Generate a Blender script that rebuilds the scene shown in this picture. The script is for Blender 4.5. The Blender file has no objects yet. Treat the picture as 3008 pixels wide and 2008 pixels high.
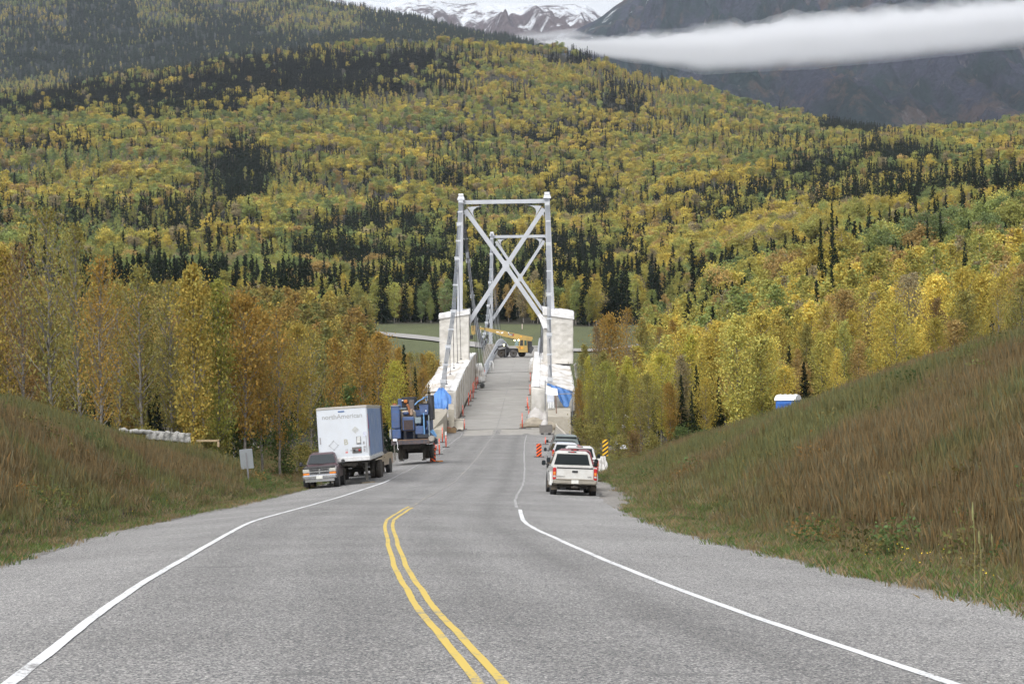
import bpy, math, random
import numpy as np
from mathutils import Vector, Matrix, Euler
SC = bpy.context.scene
COL = SC.collection
R = math.radians
rng = np.random.default_rng(7)
random.seed(7)
# ------------------------------------------------------------ camera, sky, sun
F = 6403.0; CX = 1504.0; CY = 1004.0            # focal length in photo pixels (3008 wide)
ROLL = R(1.2)
cam = bpy.data.cameras.new('camera'); camo = bpy.data.objects.new('camera', cam); COL.objects.link(camo)
cam.sensor_width = 36.0; cam.lens = 36.0*F/3008.0
cam.clip_start = 0.5; cam.clip_end = 60000
camo.location = (0, 0, 0); camo.rotation_euler = (R(90), -ROLL, 0)
camo.rotation_mode = 'XYZ'
camo.matrix_world = Matrix.Rotation(R(90), 4, 'X') @ Matrix.Rotation(-ROLL, 4, 'Z')
SC.camera = camo
w = bpy.data.worlds.new('World'); SC.world = w; w.use_nodes = True
nt = w.node_tree; bg = nt.nodes['Background']
sky = nt.nodes.new('ShaderNodeTexSky'); sky.sky_type = 'NISHITA'; sky.sun_disc = False
SUN_EL, SUN_AZ = R(52), R(200)
sky.sun_elevation = SUN_EL; sky.sun_rotation = SUN_AZ
sky.dust_density = 4.0; sky.ozone_density = 1.0; sky.air_density = 1.0
hs = nt.nodes.new('ShaderNodeHueSaturation'); hs.inputs['Saturation'].default_value = 0.14
nt.links.new(sky.outputs[0], hs.inputs['Color']); nt.links.new(hs.outputs[0], bg.inputs[0])
bg.inputs[1].default_value = 0.15
sl = bpy.data.lights.new('sun', 'SUN'); sl.energy = 0.65; sl.angle = R(50); sl.color = (1, 0.97, 0.93)
so = bpy.data.objects.new('sun', sl); COL.objects.link(so)
so.rotation_euler = Vector((math.sin(SUN_AZ)*math.cos(SUN_EL), math.cos(SUN_AZ)*math.cos(SUN_EL), math.sin(SUN_EL))).to_track_quat('Z', 'Y').to_euler()
SC.view_settings.view_transform = 'Standard'; SC.view_settings.look = 'None'
SC.view_settings.exposure = EXPOSURE if 'EXPOSURE' in globals() else 0.80
SC.view_settings.gamma = 1.0
SC.cycles.max_bounces = 6; SC.cycles.diffuse_bounces = 3; SC.cycles.glossy_bounces = 2
SC.cycles.transmission_bounces = 2; SC.cycles.volume_bounces = 8; SC.cycles.transparent_max_bounces = 8

# ------------------------------------------------------------ pixel <-> space
cR, sR = math.cos(ROLL), math.sin(ROLL)
def at(u, v, D):
    dx, dy = u-CX, CY-v
    return Vector(((dx*cR+dy*sR)*D/F, D, (-dx*sR+dy*cR)*D/F))
K = 3008/2349.0
def atp(u, v, D): return at(u*K, v*K, D)        # same, for positions read off the 2349-wide view
# ------------------------------------------------------------ noise
def _h(ix, iy, s):
    n = (ix.astype(np.int64)*374761393 + iy.astype(np.int64)*668265263 + s*1442695041) & 0x7fffffff
    n = ((n ^ (n >> 13))*1274126177) & 0x7fffffff
    return ((n ^ (n >> 16)) & 0xffff)/65535.0
def vnoise(x, y, s=0):
    x = np.asarray(x, float); y = np.asarray(y, float)
    ix = np.floor(x); iy = np.floor(y); fx = x-ix; fy = y-iy
    fx = fx*fx*(3-2*fx); fy = fy*fy*(3-2*fy)
    a = _h(ix, iy, s); b = _h(ix+1, iy, s); c = _h(ix, iy+1, s); d = _h(ix+1, iy+1, s)
    return (a*(1-fx)+b*fx)*(1-fy)+(c*(1-fx)+d*fx)*fy
def fbm(x, y, s=0, o=4):
    r = 0; a = 0.5; t = 0
    for i in range(o):
        r = r + a*vnoise(np.asarray(x)*2**i, np.asarray(y)*2**i, s+i*17); t += a; a *= 0.5
    return r/t
def sstep(a, b, x):
    t = np.clip((np.asarray(x, float)-a)/(b-a), 0, 1); return t*t*(3-2*t)
def pchip(xs, ys):
    xs = np.array(xs, float); ys = np.array(ys, float)
    g = np.linspace(xs[0], xs[-1], 3000); v = np.interp(g, xs, ys)
    k = max(3, int(len(g)*0.008)); ker = np.hanning(2*k+1); ker /= ker.sum()
    v = np.convolve(np.pad(v, k, mode='reflect', reflect_type='odd'), ker, 'valid')
    return lambda q: np.interp(q, g, v)
# ------------------------------------------------------------ road alignment
ZP = [(-120,4.6),(-60,1.5),(-20,-.64),(0,-1.70),(16.4,-2.57),(40,-3.80),(60,-4.8),(89,-6.27),(115,-7.3),(140,-8.0),(170,-8.9),(210,-9.7),
      (240,-10.15),(256,-9.95),(270,-9.2),(293,-7.85),(312,-6.85),(348,-5.0),(375,-3.9),(400,-2.85),(434,-1.3),(460,-.85),(480,-.9),(515,-1.6),(560,-2.9),(700,-6)]
zr = pchip(*zip(*ZP))
def vroad(D): return CY - zr(D)*F/D
def Dof(v):
    g = np.linspace(14, 250, 4000); return float(g[np.argmin(abs(vroad(g)-v))])
CL = []
for (u, v) in [(1456,2008),(1356,1900),(1259,1787),(1212,1728),(1184,1668),(1154,1591),(1141,1540),(1141,1519)]:
    D = Dof(v); CL.append((D, (u-CX+(CY-v)*sR)*D/F))
CL = [(-120, 14.0), (-60, 7.5), (-20, 2.9), (0, 1.25)] + CL + [(89,-3.62),(115,-3.15),(140,-2.95),(170,-2.85),(210,-2.6),(250,-2.05),(312,-.85),(480,2.05),(560,3.4),(700,6)]
cxr = pchip(*zip(*CL))
def sup(y): return 0.030*(1-sstep(120, 190, y))*sstep(-40, 30, y)        # superelevation of the right-hand bend
def surf(x, y):
    """height of the paved surface"""
    o = x-cxr(y); a = np.abs(o)
    z = zr(y) - sup(y)*o*np.where(a > 3.7, 3.7/np.maximum(a, .01), 1)
    z = z - 0.015*np.minimum(a, 3.7) - 0.055*np.maximum(a-3.7, 0)*(1-sstep(235, 250, y))
    return z
# ------------------------------------------------------------ terrain
UC = np.array([-1300,0,400,560,700,800,950,1150,1250,1350,1600,1800,2050,2349,3700],float)
TAB = {
 200: [900,930,960,975,990,1010,1040,1070,1060,1040,1000,960,900,860,820],
 300: [840,850,870,885,900,930,1000,1120,1110,1010,905,850,790,740,700],
 420: [800,800,815,825,835,850,900,960,960,900,830,780,720,660,620],
 520: [770,772,780,785,790,800,806,808,806,800,770,730,670,610,560],
 640: [720,735,745,747,749,750,750,750,750,749,735,690,620,560,520],
 900: [600,620,640,650,658,665,675,680,680,675,640,590,520,480,450],
 1300:[480,490,500,510,520,530,540,560,560,555,500,460,420,400,390],
 1800:[330,340,350,355,362,370,380,410,415,420,390,370,355,350,350],
 2300:[265,260,245,238,238,240,250,265,272,282,300,325,330,318,318],
 2800:[255,245,180,152,135,127,118,116,128,147,202,276,318,303,300],
 3300:[320,300,260,230,210,200,190,180,190,220,280,350,390,390,390],
 4200:[200,190,170,160,155,150,150,150,160,240,300,350,400,400,400],
 5500:[-90,-80,-12,14,-8,10,38,86,108,200,300,350,400,400,400],
 7500:[200,200,200,200,200,200,200,200,220,300,350,400,400,400,400]}
TD = np.log(np.array(sorted(TAB))); TV = np.array([TAB[d] for d in sorted(TAB)], float)
def tabz(x, y):
    y = np.maximum(y, 1.0)
    u = 1174.5+5000*x/y; u = np.clip(u, UC[0], UC[-1]); l = np.clip(np.log(y), TD[0], TD[-1])
    iu = np.clip(np.searchsorted(UC, u)-1, 0, len(UC)-2); il = np.clip(np.searchsorted(TD, l)-1, 0, len(TD)-2)
    fu = (u-UC[iu])/(UC[iu+1]-UC[iu]); fu = fu*fu*(3-2*fu)*.5+fu*.5
    fl = (l-TD[il])/(TD[il+1]-TD[il])
    v = (TV[il, iu]*(1-fu)+TV[il, iu+1]*fu)*(1-fl)+(TV[il+1, iu]*(1-fu)+TV[il+1, iu+1]*fu)*fl
    z = (-(u-1174.5)*sR+(784-v)*cR)*y/5000
    return z + (fbm(x/90., y/90., 3)-.5)*np.minimum(y*.012, 26)
HW = 7.6
def H(x, y):
    x = np.asarray(x, float); y = np.asarray(y, float)
    c = cxr(np.clip(y, -120, 700)); o = x-c; a = np.abs(o)
    yy = np.clip(y, -120, 700)
    base = surf(c+np.clip(o, -HW, HW), yy)
    d = np.maximum(a-HW, 0)
    left = o < 0
    # left bank
    cap = 7.0*(1-sstep(74, 122, y))
    zl = base + cap*(1-np.exp(-np.maximum(d-.8, 0)*.76/np.maximum(cap, .05)))*1.05 - .10*sstep(0, 1, d)
    zl = zl - .10*np.maximum(d-16, 0)*(y > -50) - np.maximum(y-150, 0)*.03*sstep(0, 12, d)
    # right bank
    ye = y - 1.6*np.maximum(d-6, 0)
    cap = np.interp(ye, [-60, 0, 40, 75, 85, 95, 105, 115, 130, 150], [6, 7, 8.8, 9.4, 7.6, 5.7, 4.0, 2.7, .9, 0])
    ds = np.maximum(d-(1.0+2.2*(1-sstep(30, 80, y))), 0)
    zrr = base + cap*(1-np.exp(-ds*.66/np.maximum(cap, .05))) - .12*sstep(0, 1.2, d)
    zrr = zrr - np.maximum(y-140, 0)*.03*sstep(0, 12, d)
    zn = np.where(left, zl, zrr) + ((fbm(x/3.1, y/3.1, 9)-.5)*.40 + (fbm(x/8., y/7., 10)-.5)*.9)*sstep(.3, 4, d)
    zt = tabz(x, y)
    t = sstep(135, 215, y + .6*(d-8))
    z = zn*(1-t)+zt*t
    emb = base - .62*np.maximum(d-.6, 0)
    z = np.where(y < 262, np.maximum(z, emb), z)
    # the deck must clear the ground under the bridge
    cut = np.clip((y-262)/266, 0, 1); cl_ = zr(yy)-1.5-12*np.sin(cut*np.pi)**.6+np.maximum(a-9, 0)*.45
    z = np.where((y > 262) & (y < 528), np.minimum(z, cl_+(fbm(x/6., y/6., 12)-.5)*1.5), z)
    return z
def Hs(x, y): return float(H(np.array([x]), np.array([y]))[0])
def ground_hit(u, v, D0=14, D1=900):
    g = np.geomspace(D0, D1, 6000); dx, dy = u-CX, CY-v
    X = (dx*cR+dy*sR)*g/F; Z = (-dx*sR+dy*cR)*g/F
    k = np.argmax(Z <= H(X, g)); return Vector((X[k], g[k], float(H(X[k:k+1], g[k:k+1])[0])))

# ------------------------------------------------------------ naming
def tag(o, label=None, cat=None, group=None, kind=None):
    if label: o['label'] = label
    if cat: o['category'] = cat
    if group: o['group'] = group
    if kind: o['kind'] = kind
    return o
def empty(name, loc, rz=0.0, rot=None, label=None, cat=None, group=None):
    o = bpy.data.objects.new(name, None); COL.objects.link(o); o.empty_display_size = .2
    o.location = loc; o.rotation_euler = rot if rot is not None else (0, 0, rz)
    return tag(o, label, cat, group)
KIDS = {}
def link(o, parent=None):
    COL.objects.link(o)
    if parent is not None:
        o.parent = parent; KIDS.setdefault(parent.name, []).append(o)
    return o
def copy_tree(o, parent=None):
    c = o.copy(); link(c, parent)
    for ch in list(KIDS.get(o.name, [])): copy_tree(ch, c)
    return c
# ------------------------------------------------------------ mesh builder
class MB:
    def __init__(s, M=None): s.v = []; s.f = []; s.M = M
    def add(s, vs, fs):
        n = len(s.v); s.v += [tuple(p) for p in vs]; s.f += [tuple(i+n for i in f) for f in fs]; return s
    def box(s, c, d, rz=0, rx=0, ry=0, top=None):
        """box with centre c and size d; top = (sx, sy) scale of the upper face"""
        E = Euler((rx, ry, rz)).to_matrix(); c = Vector(c); tx, ty = top or (1, 1); vs = []
        for z in (-.5, .5):
            for (x, y) in ((-.5, -.5), (.5, -.5), (.5, .5), (-.5, .5)):
                q = Vector((x*d[0]*(tx if z > 0 else 1), y*d[1]*(ty if z > 0 else 1), z*d[2])); vs.append(c+E@q)
        return s.add(vs, [(3,2,1,0),(4,5,6,7),(0,1,5,4),(1,2,6,5),(2,3,7,6),(3,0,4,7)])
    def rbox(s, c, d, r=.05, rz=0, rx=0, ry=0, top=None):
        """box with chamfered edges"""
        E = Euler((rx, ry, rz)).to_matrix(); c = Vector(c); tx, ty = top or (1, 1)
        hx, hy, hz = [q/2 for q in d]; r = min(r, hx*.9, hy*.9, hz*.9); rings = []
        def ring(x, y, z, k):
            q = r*k
            P = [(-x+q, -y), (x-q, -y), (x, -y+q), (x, y-q), (x-q, y), (-x+q, y), (-x, y-q), (-x, -y+q)]
            t = (z+hz)/(2*hz); return [c+E@Vector((a*(1+(tx-1)*t), b*(1+(ty-1)*t), z)) for a, b in P]
        rings = [ring(hx-r, hy-r, -hz, .5), ring(hx, hy, -hz+r, 1), ring(hx, hy, hz-r, 1), ring(hx-r, hy-r, hz, .5)]
        return s.loft(rings, True)
    def loft(s, rings, caps=True, closed=True):
        n = len(rings[0]); vs = [p for r in rings for p in r]; fs = []
        for i in range(len(rings)-1):
            for j in range(n if closed else n-1):
                k = (j+1) % n; fs.append((i*n+j, i*n+k, (i+1)*n+k, (i+1)*n+j))
        if caps: fs.append(tuple(range(n-1, -1, -1))); m = (len(rings)-1)*n; fs.append(tuple(range(m, m+n)))
        return s.add(vs, fs)
    def tube(s, path, r, n=8, caps=True):
        path = [Vector(p) for p in path]; rr = r if isinstance(r, (list, tuple)) else [r]*len(path); rings = []
        for i, p in enumerate(path):
            d = (path[min(i+1, len(path)-1)]-path[max(i-1, 0)]).normalized()
            a = d.orthogonal() if abs(d.z) > .95 else d.cross(Vector((0, 0, 1)))
            a.normalize(); b = d.cross(a)
            rings.append([p+(a*math.cos(t)+b*math.sin(t))*rr[i] for t in [2*math.pi*k/n for k in range(n)]])
        return s.loft(rings, caps)
    def cyl(s, p0, p1, r, r1=None, n=12): return s.tube([p0, p1], [r, r if r1 is None else r1], n)
    def bar(s, p0, p1, w, h, up=(0, 0, 1)):
        """rectangular bar between two points"""
        p0 = Vector(p0); p1 = Vector(p1); d = (p1-p0).normalized(); a = d.cross(Vector(up)).normalized(); b = a.cross(d)
        rings = [[p+a*x*w/2+b*y*h/2 for x, y in ((-1,-1),(1,-1),(1,1),(-1,1))] for p in (p0, p1)]
        return s.loft(rings)
    def quad(s, a, b, c, d): return s.add([a, b, c, d], [(0, 1, 2, 3)])
    def prism(s, poly, a0, a1, axis=0):
        """poly in the two other axes, extruded along axis from a0 to a1"""
        def P(q, t):
            l = list(q); l.insert(axis, t); return Vector(l)
        return s.loft([[P(q, a0) for q in poly], [P(q, a1) for q in poly]])
    def lathe(s, prof, c, axis='x', n=24):
        """prof = [(along, radius)]"""
        rings = []
        for (t, r) in prof:
            ring = []
            for k in range(n):
                a = 2*math.pi*k/n; p = {'x': (t, r*math.cos(a), r*math.sin(a)), 'y': (r*math.cos(a), t, r*math.sin(a)), 'z': (r*math.cos(a), r*math.sin(a), t)}[axis]
                ring.append(Vector(c)+Vector(p))
            rings.append(ring)
        return s.loft(rings)
    def build(s, name, m, parent=None, smooth=False, world=False, fix=True):
        off = parent.location if (world and parent is not None) else Vector((0, 0, 0))
        me = bpy.data.meshes.new(name); me.from_pydata([Vector(p)-off for p in s.v], [], s.f); me.materials.append(m)
        if fix:
            import bmesh
            b = bmesh.new(); b.from_mesh(me); bmesh.ops.recalc_face_normals(b, faces=b.faces); b.to_mesh(me); b.free()
        if smooth: me.polygons.foreach_set('use_smooth', [True]*len(me.polygons))
        o = bpy.data.objects.new(name, me); return link(o, parent)
def npmesh(name, V, Fq, m, parent=None, smooth=False, attrs=None, lnk=True):
    """numpy verts (n,3) and faces (k,3|4)"""
    me = bpy.data.meshes.new(name); V = np.ascontiguousarray(V, np.float32); Fq = np.ascontiguousarray(Fq, np.int32)
    me.vertices.add(len(V)); me.vertices.foreach_set('co', V.ravel())
    k = Fq.shape[1]; me.loops.add(Fq.size); me.loops.foreach_set('vertex_index', Fq.ravel())
    me.polygons.add(len(Fq)); me.polygons.foreach_set('loop_start', np.arange(0, Fq.size, k, dtype=np.int32))
    me.polygons.foreach_set('loop_total', np.full(len(Fq), k, np.int32))
    if smooth: me.polygons.foreach_set('use_smooth', np.ones(len(Fq), bool))
    me.update(calc_edges=True)
    for n_, (t, dom, arr) in (attrs or {}).items():
        a = me.attributes.new(n_, t, dom); a.data.foreach_set('color' if t == 'FLOAT_COLOR' else 'vector' if t == 'FLOAT_VECTOR' else 'value', np.ascontiguousarray(arr, np.float32).ravel())
    for q in (m if isinstance(m, (list, tuple)) else [m]): me.materials.append(q)
    o = bpy.data.objects.new(name, me)
    return link(o, parent) if lnk else o
# ------------------------------------------------------------ materials
def newmat(name):
    m = bpy.data.materials.new(name); m.use_nodes = True; t = m.node_tree; t.nodes.clear()
    out = t.nodes.new('ShaderNodeOutputMaterial'); b = t.nodes.new('ShaderNodeBsdfPrincipled'); t.links.new(b.outputs[0], out.inputs[0])
    return m, t, b
def mixc(t, fac, a, b, typ='MIX'):
    n = t.nodes.new('ShaderNodeMix'); n.data_type = 'RGBA'; n.blend_type = typ
    for i, q in ((0, fac), (6, a), (7, b)):
        if isinstance(q, (int, float)): n.inputs[i].default_value = q
        elif isinstance(q, tuple): n.inputs[i].default_value = (*q[:3], 1)
        else: t.links.new(q, n.inputs[i])
    return n.outputs[2]
def ramp(t, fac, stops):
    n = t.nodes.new('ShaderNodeValToRGB'); e = n.color_ramp.elements
    while len(e) < len(stops): e.new(.5)
    for q, (p, c) in zip(e, stops): q.position = p; q.color = (c, c, c, 1) if isinstance(c, (int, float)) else (*c, 1)
    t.links.new(fac, n.inputs[0]); return n.outputs[0]
def noise(t, scale, detail=4, vec=None, rough=.55, src='Object', stretch=None):
    n = t.nodes.new('ShaderNodeTexNoise'); n.inputs['Scale'].default_value = scale; n.inputs['Detail'].default_value = detail; n.inputs['Roughness'].default_value = rough
    if vec is None: vec = t.nodes.new('ShaderNodeTexCoord').outputs[src]
    if stretch:
        mp = t.nodes.new('ShaderNodeMapping'); mp.inputs['Scale'].default_value = stretch; t.links.new(vec, mp.inputs[0]); vec = mp.outputs[0]
    t.links.new(vec, n.inputs['Vector']); return n.outputs['Fac']
def bump(t, b, fac, dist, strength=1.0):
    n = t.nodes.new('ShaderNodeBump'); n.inputs['Distance'].default_value = dist; n.inputs['Strength'].default_value = strength
    t.links.new(fac, n.inputs['Height']); t.links.new(n.outputs[0], b.inputs['Normal'])
MC = {}
def M(name, col, rough=.6, metal=0., var=.15, scale=3., dirt=None, bmp=0., bscale=20., coat=0., spec=None):
    """a painted / solid material with uneven tone, optional dirt and bump"""
    if name in MC: return MC[name]
    m, t, b = newmat(name); b.inputs['Roughness'].default_value = rough; b.inputs['Metallic'].default_value = metal
    if coat: b.inputs['Coat Weight'].default_value = coat
    if spec is not None: b.inputs['Specular IOR Level'].default_value = spec
    n1 = noise(t, scale, 5)
    lo = tuple(c*(1-var) for c in col); hi = tuple(min(1, c*(1+var)) for c in col)
    c = ramp(t, n1, [(.3, lo), (.7, hi)])
    if dirt:
        n2 = noise(t, scale*2.3, 6, rough=.7); f = ramp(t, n2, [(.5-dirt[1]*.3, 0), (.75, dirt[1])])
        c = mixc(t, f, c, dirt[0])
    t.links.new(c, b.inputs['Base Color'])
    if bmp: bump(t, b, noise(t, bscale, 3), bmp)
    MC[name] = m; return m
def text_mesh(body, size, name, m, parent, loc, rot, ext=.004, sx=1.0, bold=0.0, align='CENTER'):
    cu = bpy.data.curves.new('txt', 'FONT'); cu.body = body; cu.size = size; cu.extrude = ext; cu.offset = bold
    cu.align_x = align; cu.align_y = 'CENTER'
    to = bpy.data.objects.new('txt', cu); COL.objects.link(to)
    dg = bpy.context.evaluated_depsgraph_get(); dg.update()
    me = bpy.data.meshes.new_from_object(to.evaluated_get(dg)); bpy.data.objects.remove(to)
    me.materials.clear(); me.materials.append(m)
    o = bpy.data.objects.new(name, me); link(o, parent); o.location = loc; o.rotation_euler = rot; o.scale = (sx, 1, 1); return o
# ============================================================ GROUND
def terrain():
    ang = np.concatenate([np.linspace(-75, -22, 36)[:-1], np.linspace(-22, -15.5, 40)[:-1], np.linspace(-15.5, 15.5, 330), np.linspace(15.5, 22, 40)[1:], np.linspace(22, 75, 36)[1:]])
    rad = np.concatenate([np.geomspace(2.5, 14, 30)[:-1], np.geomspace(14, 260, 420)[:-1], np.geomspace(260, 7500, 240)])
    A, Rr = np.meshgrid(np.tan(np.radians(ang)), rad); Y = Rr; X = A*Rr; Z = H(X, Y)
    o = X-cxr(np.clip(Y, -120, 700)); a = np.abs(o)
    inner = (a < HW-.45) & (Y < 262)
    Z = np.where(inner, Z-.12, Z)
    na, nr = len(ang), len(rad)
    V = np.stack([X, Y, Z], -1).reshape(-1, 3)
    i = np.arange(nr-1)[:, None]*na+np.arange(na-1)[None]; Fq = np.stack([i, i+1, i+1+na, i+na], -1).reshape(-1, 4)
    # ground kinds: gravel by the road, green verge, brown slope, forest floor
    d = np.maximum(a-HW, 0)
    n1 = fbm(X/2.2, Y/2.2, 5); n2 = fbm(X/9, Y/9, 6)
    gravel = 1-sstep(.2, 1.1, d+(n1-.5)*1.6)
    gravel = np.maximum(gravel, (np.abs(Y-129-(X+13)*.35) < 3.2)*(X < -10.5)*(X > -30)*1.0)            # the track joining on the left
    gravel = np.maximum(gravel, sstep(.66, .72, fbm(X/2.6, Y/4, 31))*(d > 2.2)*(d < 4.5)*(o > 0)*(Y < 60))
    gravel = gravel*(Y < 262); gravel = np.maximum(gravel, (Y > 236)*(Y < 262)*(a < 13)*1.0)
    gravel = np.maximum(gravel, (o > 0)*(d < 1.1*sstep(74, 92, Y)*(1-sstep(112, 130, Y))+n1*.4)*(Y > 74)*(Y < 130)*1.0)
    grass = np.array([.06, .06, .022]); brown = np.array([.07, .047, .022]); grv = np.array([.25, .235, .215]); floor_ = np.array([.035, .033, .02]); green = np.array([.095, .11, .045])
    def mx(a_, b_, f): return a_*(1-f[..., None])+b_*f[..., None]
    C = np.broadcast_to(brown, X.shape+(3,)); C = mx(C, grass, sstep(.4, .65, n2))
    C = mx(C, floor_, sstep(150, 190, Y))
    clr = sstep(455, 480, Y)*(1-sstep(636, 648, Y+20*(n2-.5)))
    C = mx(C, green*(1+(n1[..., None]-.5)*.5), clr)
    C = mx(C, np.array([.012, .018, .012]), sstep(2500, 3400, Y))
    C = mx(C, grv, gravel)
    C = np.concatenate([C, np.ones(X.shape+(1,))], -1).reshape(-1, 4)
    m, t, b = newmat('ground'); b.inputs['Roughness'].default_value = .95
    at_ = t.nodes.new('ShaderNodeAttribute'); at_.attribute_name = 'gcol'
    nn = noise(t, 7, 6); c = mixc(t, .8, at_.outputs['Color'], ramp(t, nn, [(.3, .45), (.7, 1.3)]), 'MULTIPLY')
    t.links.new(c, b.inputs['Base Color']); bump(t, b, noise(t, 5, 6), .12)
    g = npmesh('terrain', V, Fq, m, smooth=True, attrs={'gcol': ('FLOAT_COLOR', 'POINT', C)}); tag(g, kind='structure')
    # the land behind and around the viewer, so that light and sight find ground there too
    mb = MB(); mb.add([(-9000, -600, -2.5), (9000, -600, -2.5), (9000, 2.4, -2.5), (-9000, 2.4, -2.5)], [(0, 1, 2, 3)])
    tag(mb.build('ground', m), kind='structure')
terrain()

def strip(name, m, y0, y1, l, r, dz, step=.5, n=1, jag=None, parent=None, y_extra=None):
    """a ribbon on the paved surface between offsets l and r from the centreline"""
    ys = np.arange(y0, y1+step*.5, step); V = []; UV = []
    fl = l if callable(l) else (lambda y: np.full_like(y, l)); fr = r if callable(r) else (lambda y: np.full_like(y, r))
    L = fl(ys); Rg = fr(ys); c = cxr(ys)
    sl_ = np.gradient(c, ys); nx = 1/np.sqrt(1+sl_**2)                  # unit normal (nx, -sl*nx)
    V = np.zeros((len(ys), n+1, 3))
    for k in range(n+1):
        o = L+(Rg-L)*k/n; px = c+o*nx; py = ys-o*sl_*nx
        V[:, k, 0] = px; V[:, k, 1] = py; V[:, k, 2] = surf(px, py)+dz
    i = np.arange(len(ys)-1)[:, None]*(n+1)+np.arange(n)[None]; Fq = np.stack([i, i+1, i+n+2, i+n+1], -1).reshape(-1, 4)
    off = np.zeros((len(ys), n+1, 3))
    for k in range(n+1): off[:, k, 0] = L+(Rg-L)*k/n; off[:, k, 1] = ys
    o_ = npmesh(name, V.reshape(-1, 3), Fq, m, parent, smooth=True, attrs={'lane': ('FLOAT_VECTOR', 'POINT', off.reshape(-1, 3))})
    return o_

def road_mat():
    m, t, b = newmat('chip_seal'); b.inputs['Roughness'].default_value = .9; b.inputs['Specular IOR Level'].default_value = .25
    tc = t.nodes.new('ShaderNodeTexCoord').outputs['Object']
    vo = t.nodes.new('ShaderNodeTexVoronoi'); vo.inputs['Scale'].default_value = 58; t.links.new(tc, vo.inputs['Vector'])
    bw = t.nodes.new('ShaderNodeSeparateColor'); t.links.new(vo.outputs['Color'], bw.inputs[0])
    c = ramp(t, bw.outputs[0], [(0, (.045, .047, .054)), (.35, (.160, .160, .162)), (.7, (.245, .24, .232)), (1, (.52, .50, .475))])
    v2 = t.nodes.new('ShaderNodeTexVoronoi'); v2.inputs['Scale'].default_value = 30; t.links.new(tc, v2.inputs['Vector'])
    b2 = t.nodes.new('ShaderNodeSeparateColor'); t.links.new(v2.outputs['Color'], b2.inputs[0])
    c = mixc(t, .5, c, ramp(t, b2.outputs[1], [(0, .72), (1, 1.25)]), 'MULTIPLY')
    big = noise(t, .22, 5, tc); c = mixc(t, .8, c, ramp(t, big, [(.3, .80), (.7, 1.12)]), 'MULTIPLY')
    # wheel paths run along the lane and are polished darker; edges are dusty
    at_ = t.nodes.new('ShaderNodeAttribute'); at_.attribute_name = 'lane'
    sx = t.nodes.new('ShaderNodeSeparateXYZ'); t.links.new(at_.outputs['Vector'], sx.inputs[0])
    ln = noise(t, 1.0, 4, at_.outputs['Vector'], stretch=(1.1, .035, 1))
    mr = t.nodes.new('ShaderNodeMapRange'); mr.inputs[1].default_value = -8; mr.inputs[2].default_value = 8; t.links.new(sx.outputs[0], mr.inputs[0])
    wob = t.nodes.new('ShaderNodeMath'); wob.operation = 'MULTIPLY_ADD'; t.links.new(ln, wob.inputs[0]); wob.inputs[1].default_value = .05; t.links.new(mr.outputs[0], wob.inputs[2])
    P = lambda o: (o+8)/16+.025
    w_ = ramp(t, wob.outputs[0], [(0, 1.12), (P(-4.4), 1.10), (P(-2.9), .90), (P(-2.5), .94), (P(-1.8), 1.02), (P(-.9), .91), (P(0), 1.05), (P(.8), .91), (P(1.9), 1.04), (P(2.7), .82), (P(3.2), .97), (P(4.3), 1.10), (1, 1.16)])
    c = mixc(t, 1, c, w_, 'MULTIPLY')
    lf = noise(t, 1.0, 5, at_.outputs['Vector'], stretch=(.8, .09, 1), rough=.6)
    c = mixc(t, 1, c, ramp(t, lf, [(.32, .93), (.5, 1.0), (.68, 1.05)]), 'MULTIPLY')
    # dark patches and cracks
    cr = noise(t, 1.0, 7, at_.outputs['Vector'], stretch=(.25, .9, 1), rough=.7)
    c = mixc(t, ramp(t, cr, [(.63, 0), (.68, .6)]), c, (.10, .10, .10))
    t.links.new(c, b.inputs['Base Color']); bump(t, b, vo.outputs['Distance'], .006, .6)
    return m
MROAD = road_mat()
ys_ = np.arange(-30, 251, .5)
def edgeL(y): return -7.45+(fbm(y/1.3, y*0+3, 41)-.5)*.55+(fbm(y/11, y*0, 42)-.5)*.6 - .9*sstep(92, 108, y)*(1-sstep(150, 200, y))
def edgeR(y): return 7.45+(fbm(y/1.3, y*0+9, 43)-.5)*.55+(fbm(y/11, y*0, 44)-.5)*.6
tag(strip('road', MROAD, -25, 250, edgeL, edgeR, .0, n=30), kind='structure')
def paint_mat(name, col, wear):
    m, t, b = newmat(name); b.inputs['Roughness'].default_value = .7
    vo = t.nodes.new('ShaderNodeTexVoronoi'); vo.inputs['Scale'].default_value = 34; t.links.new(t.nodes.new('ShaderNodeTexCoord').outputs['Object'], vo.inputs['Vector'])
    sc = t.nodes.new('ShaderNodeSeparateColor'); t.links.new(vo.outputs['Color'], sc.inputs[0])
    n = noise(t, .8, 5); f = t.nodes.new('ShaderNodeMath'); f.operation = 'ADD'; t.links.new(n, f.inputs[0])
    k = t.nodes.new('ShaderNodeMath'); k.operation = 'MULTIPLY'; k.inputs[1].default_value = .35; t.links.new(sc.outputs[0], k.inputs[0]); t.links.new(k.outputs[0], f.inputs[1])
    c = mixc(t, ramp(t, f.outputs[0], [(wear, 0), (wear+.12, 1)]), col, (.21, .205, .2)); t.links.new(c, b.inputs['Base Color']); return m
MY = paint_mat('yellow_road_paint', (.56, .41, .085), .80); MW = paint_mat('white_road_paint', (.66, .67, .68), .80)
MYo = paint_mat('worn_yellow_paint', (.34, .31, .22), .46); MWo = paint_mat('worn_white_paint', (.40, .40, .40), .58)
def line(name, m, y0, y1, off, wd, wob=.03, seed=1, dz=.005):
    f = lambda s: (lambda y: off+s*wd/2+(fbm(y/3.5, y*0, seed)-.5)*wob*2+(fbm(y/.5, y*0, seed+int(50+s))-.5)*.012)
    return tag(strip(name, m, y0, y1, f(-1), f(1), dz, step=.25), kind='structure')
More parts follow.
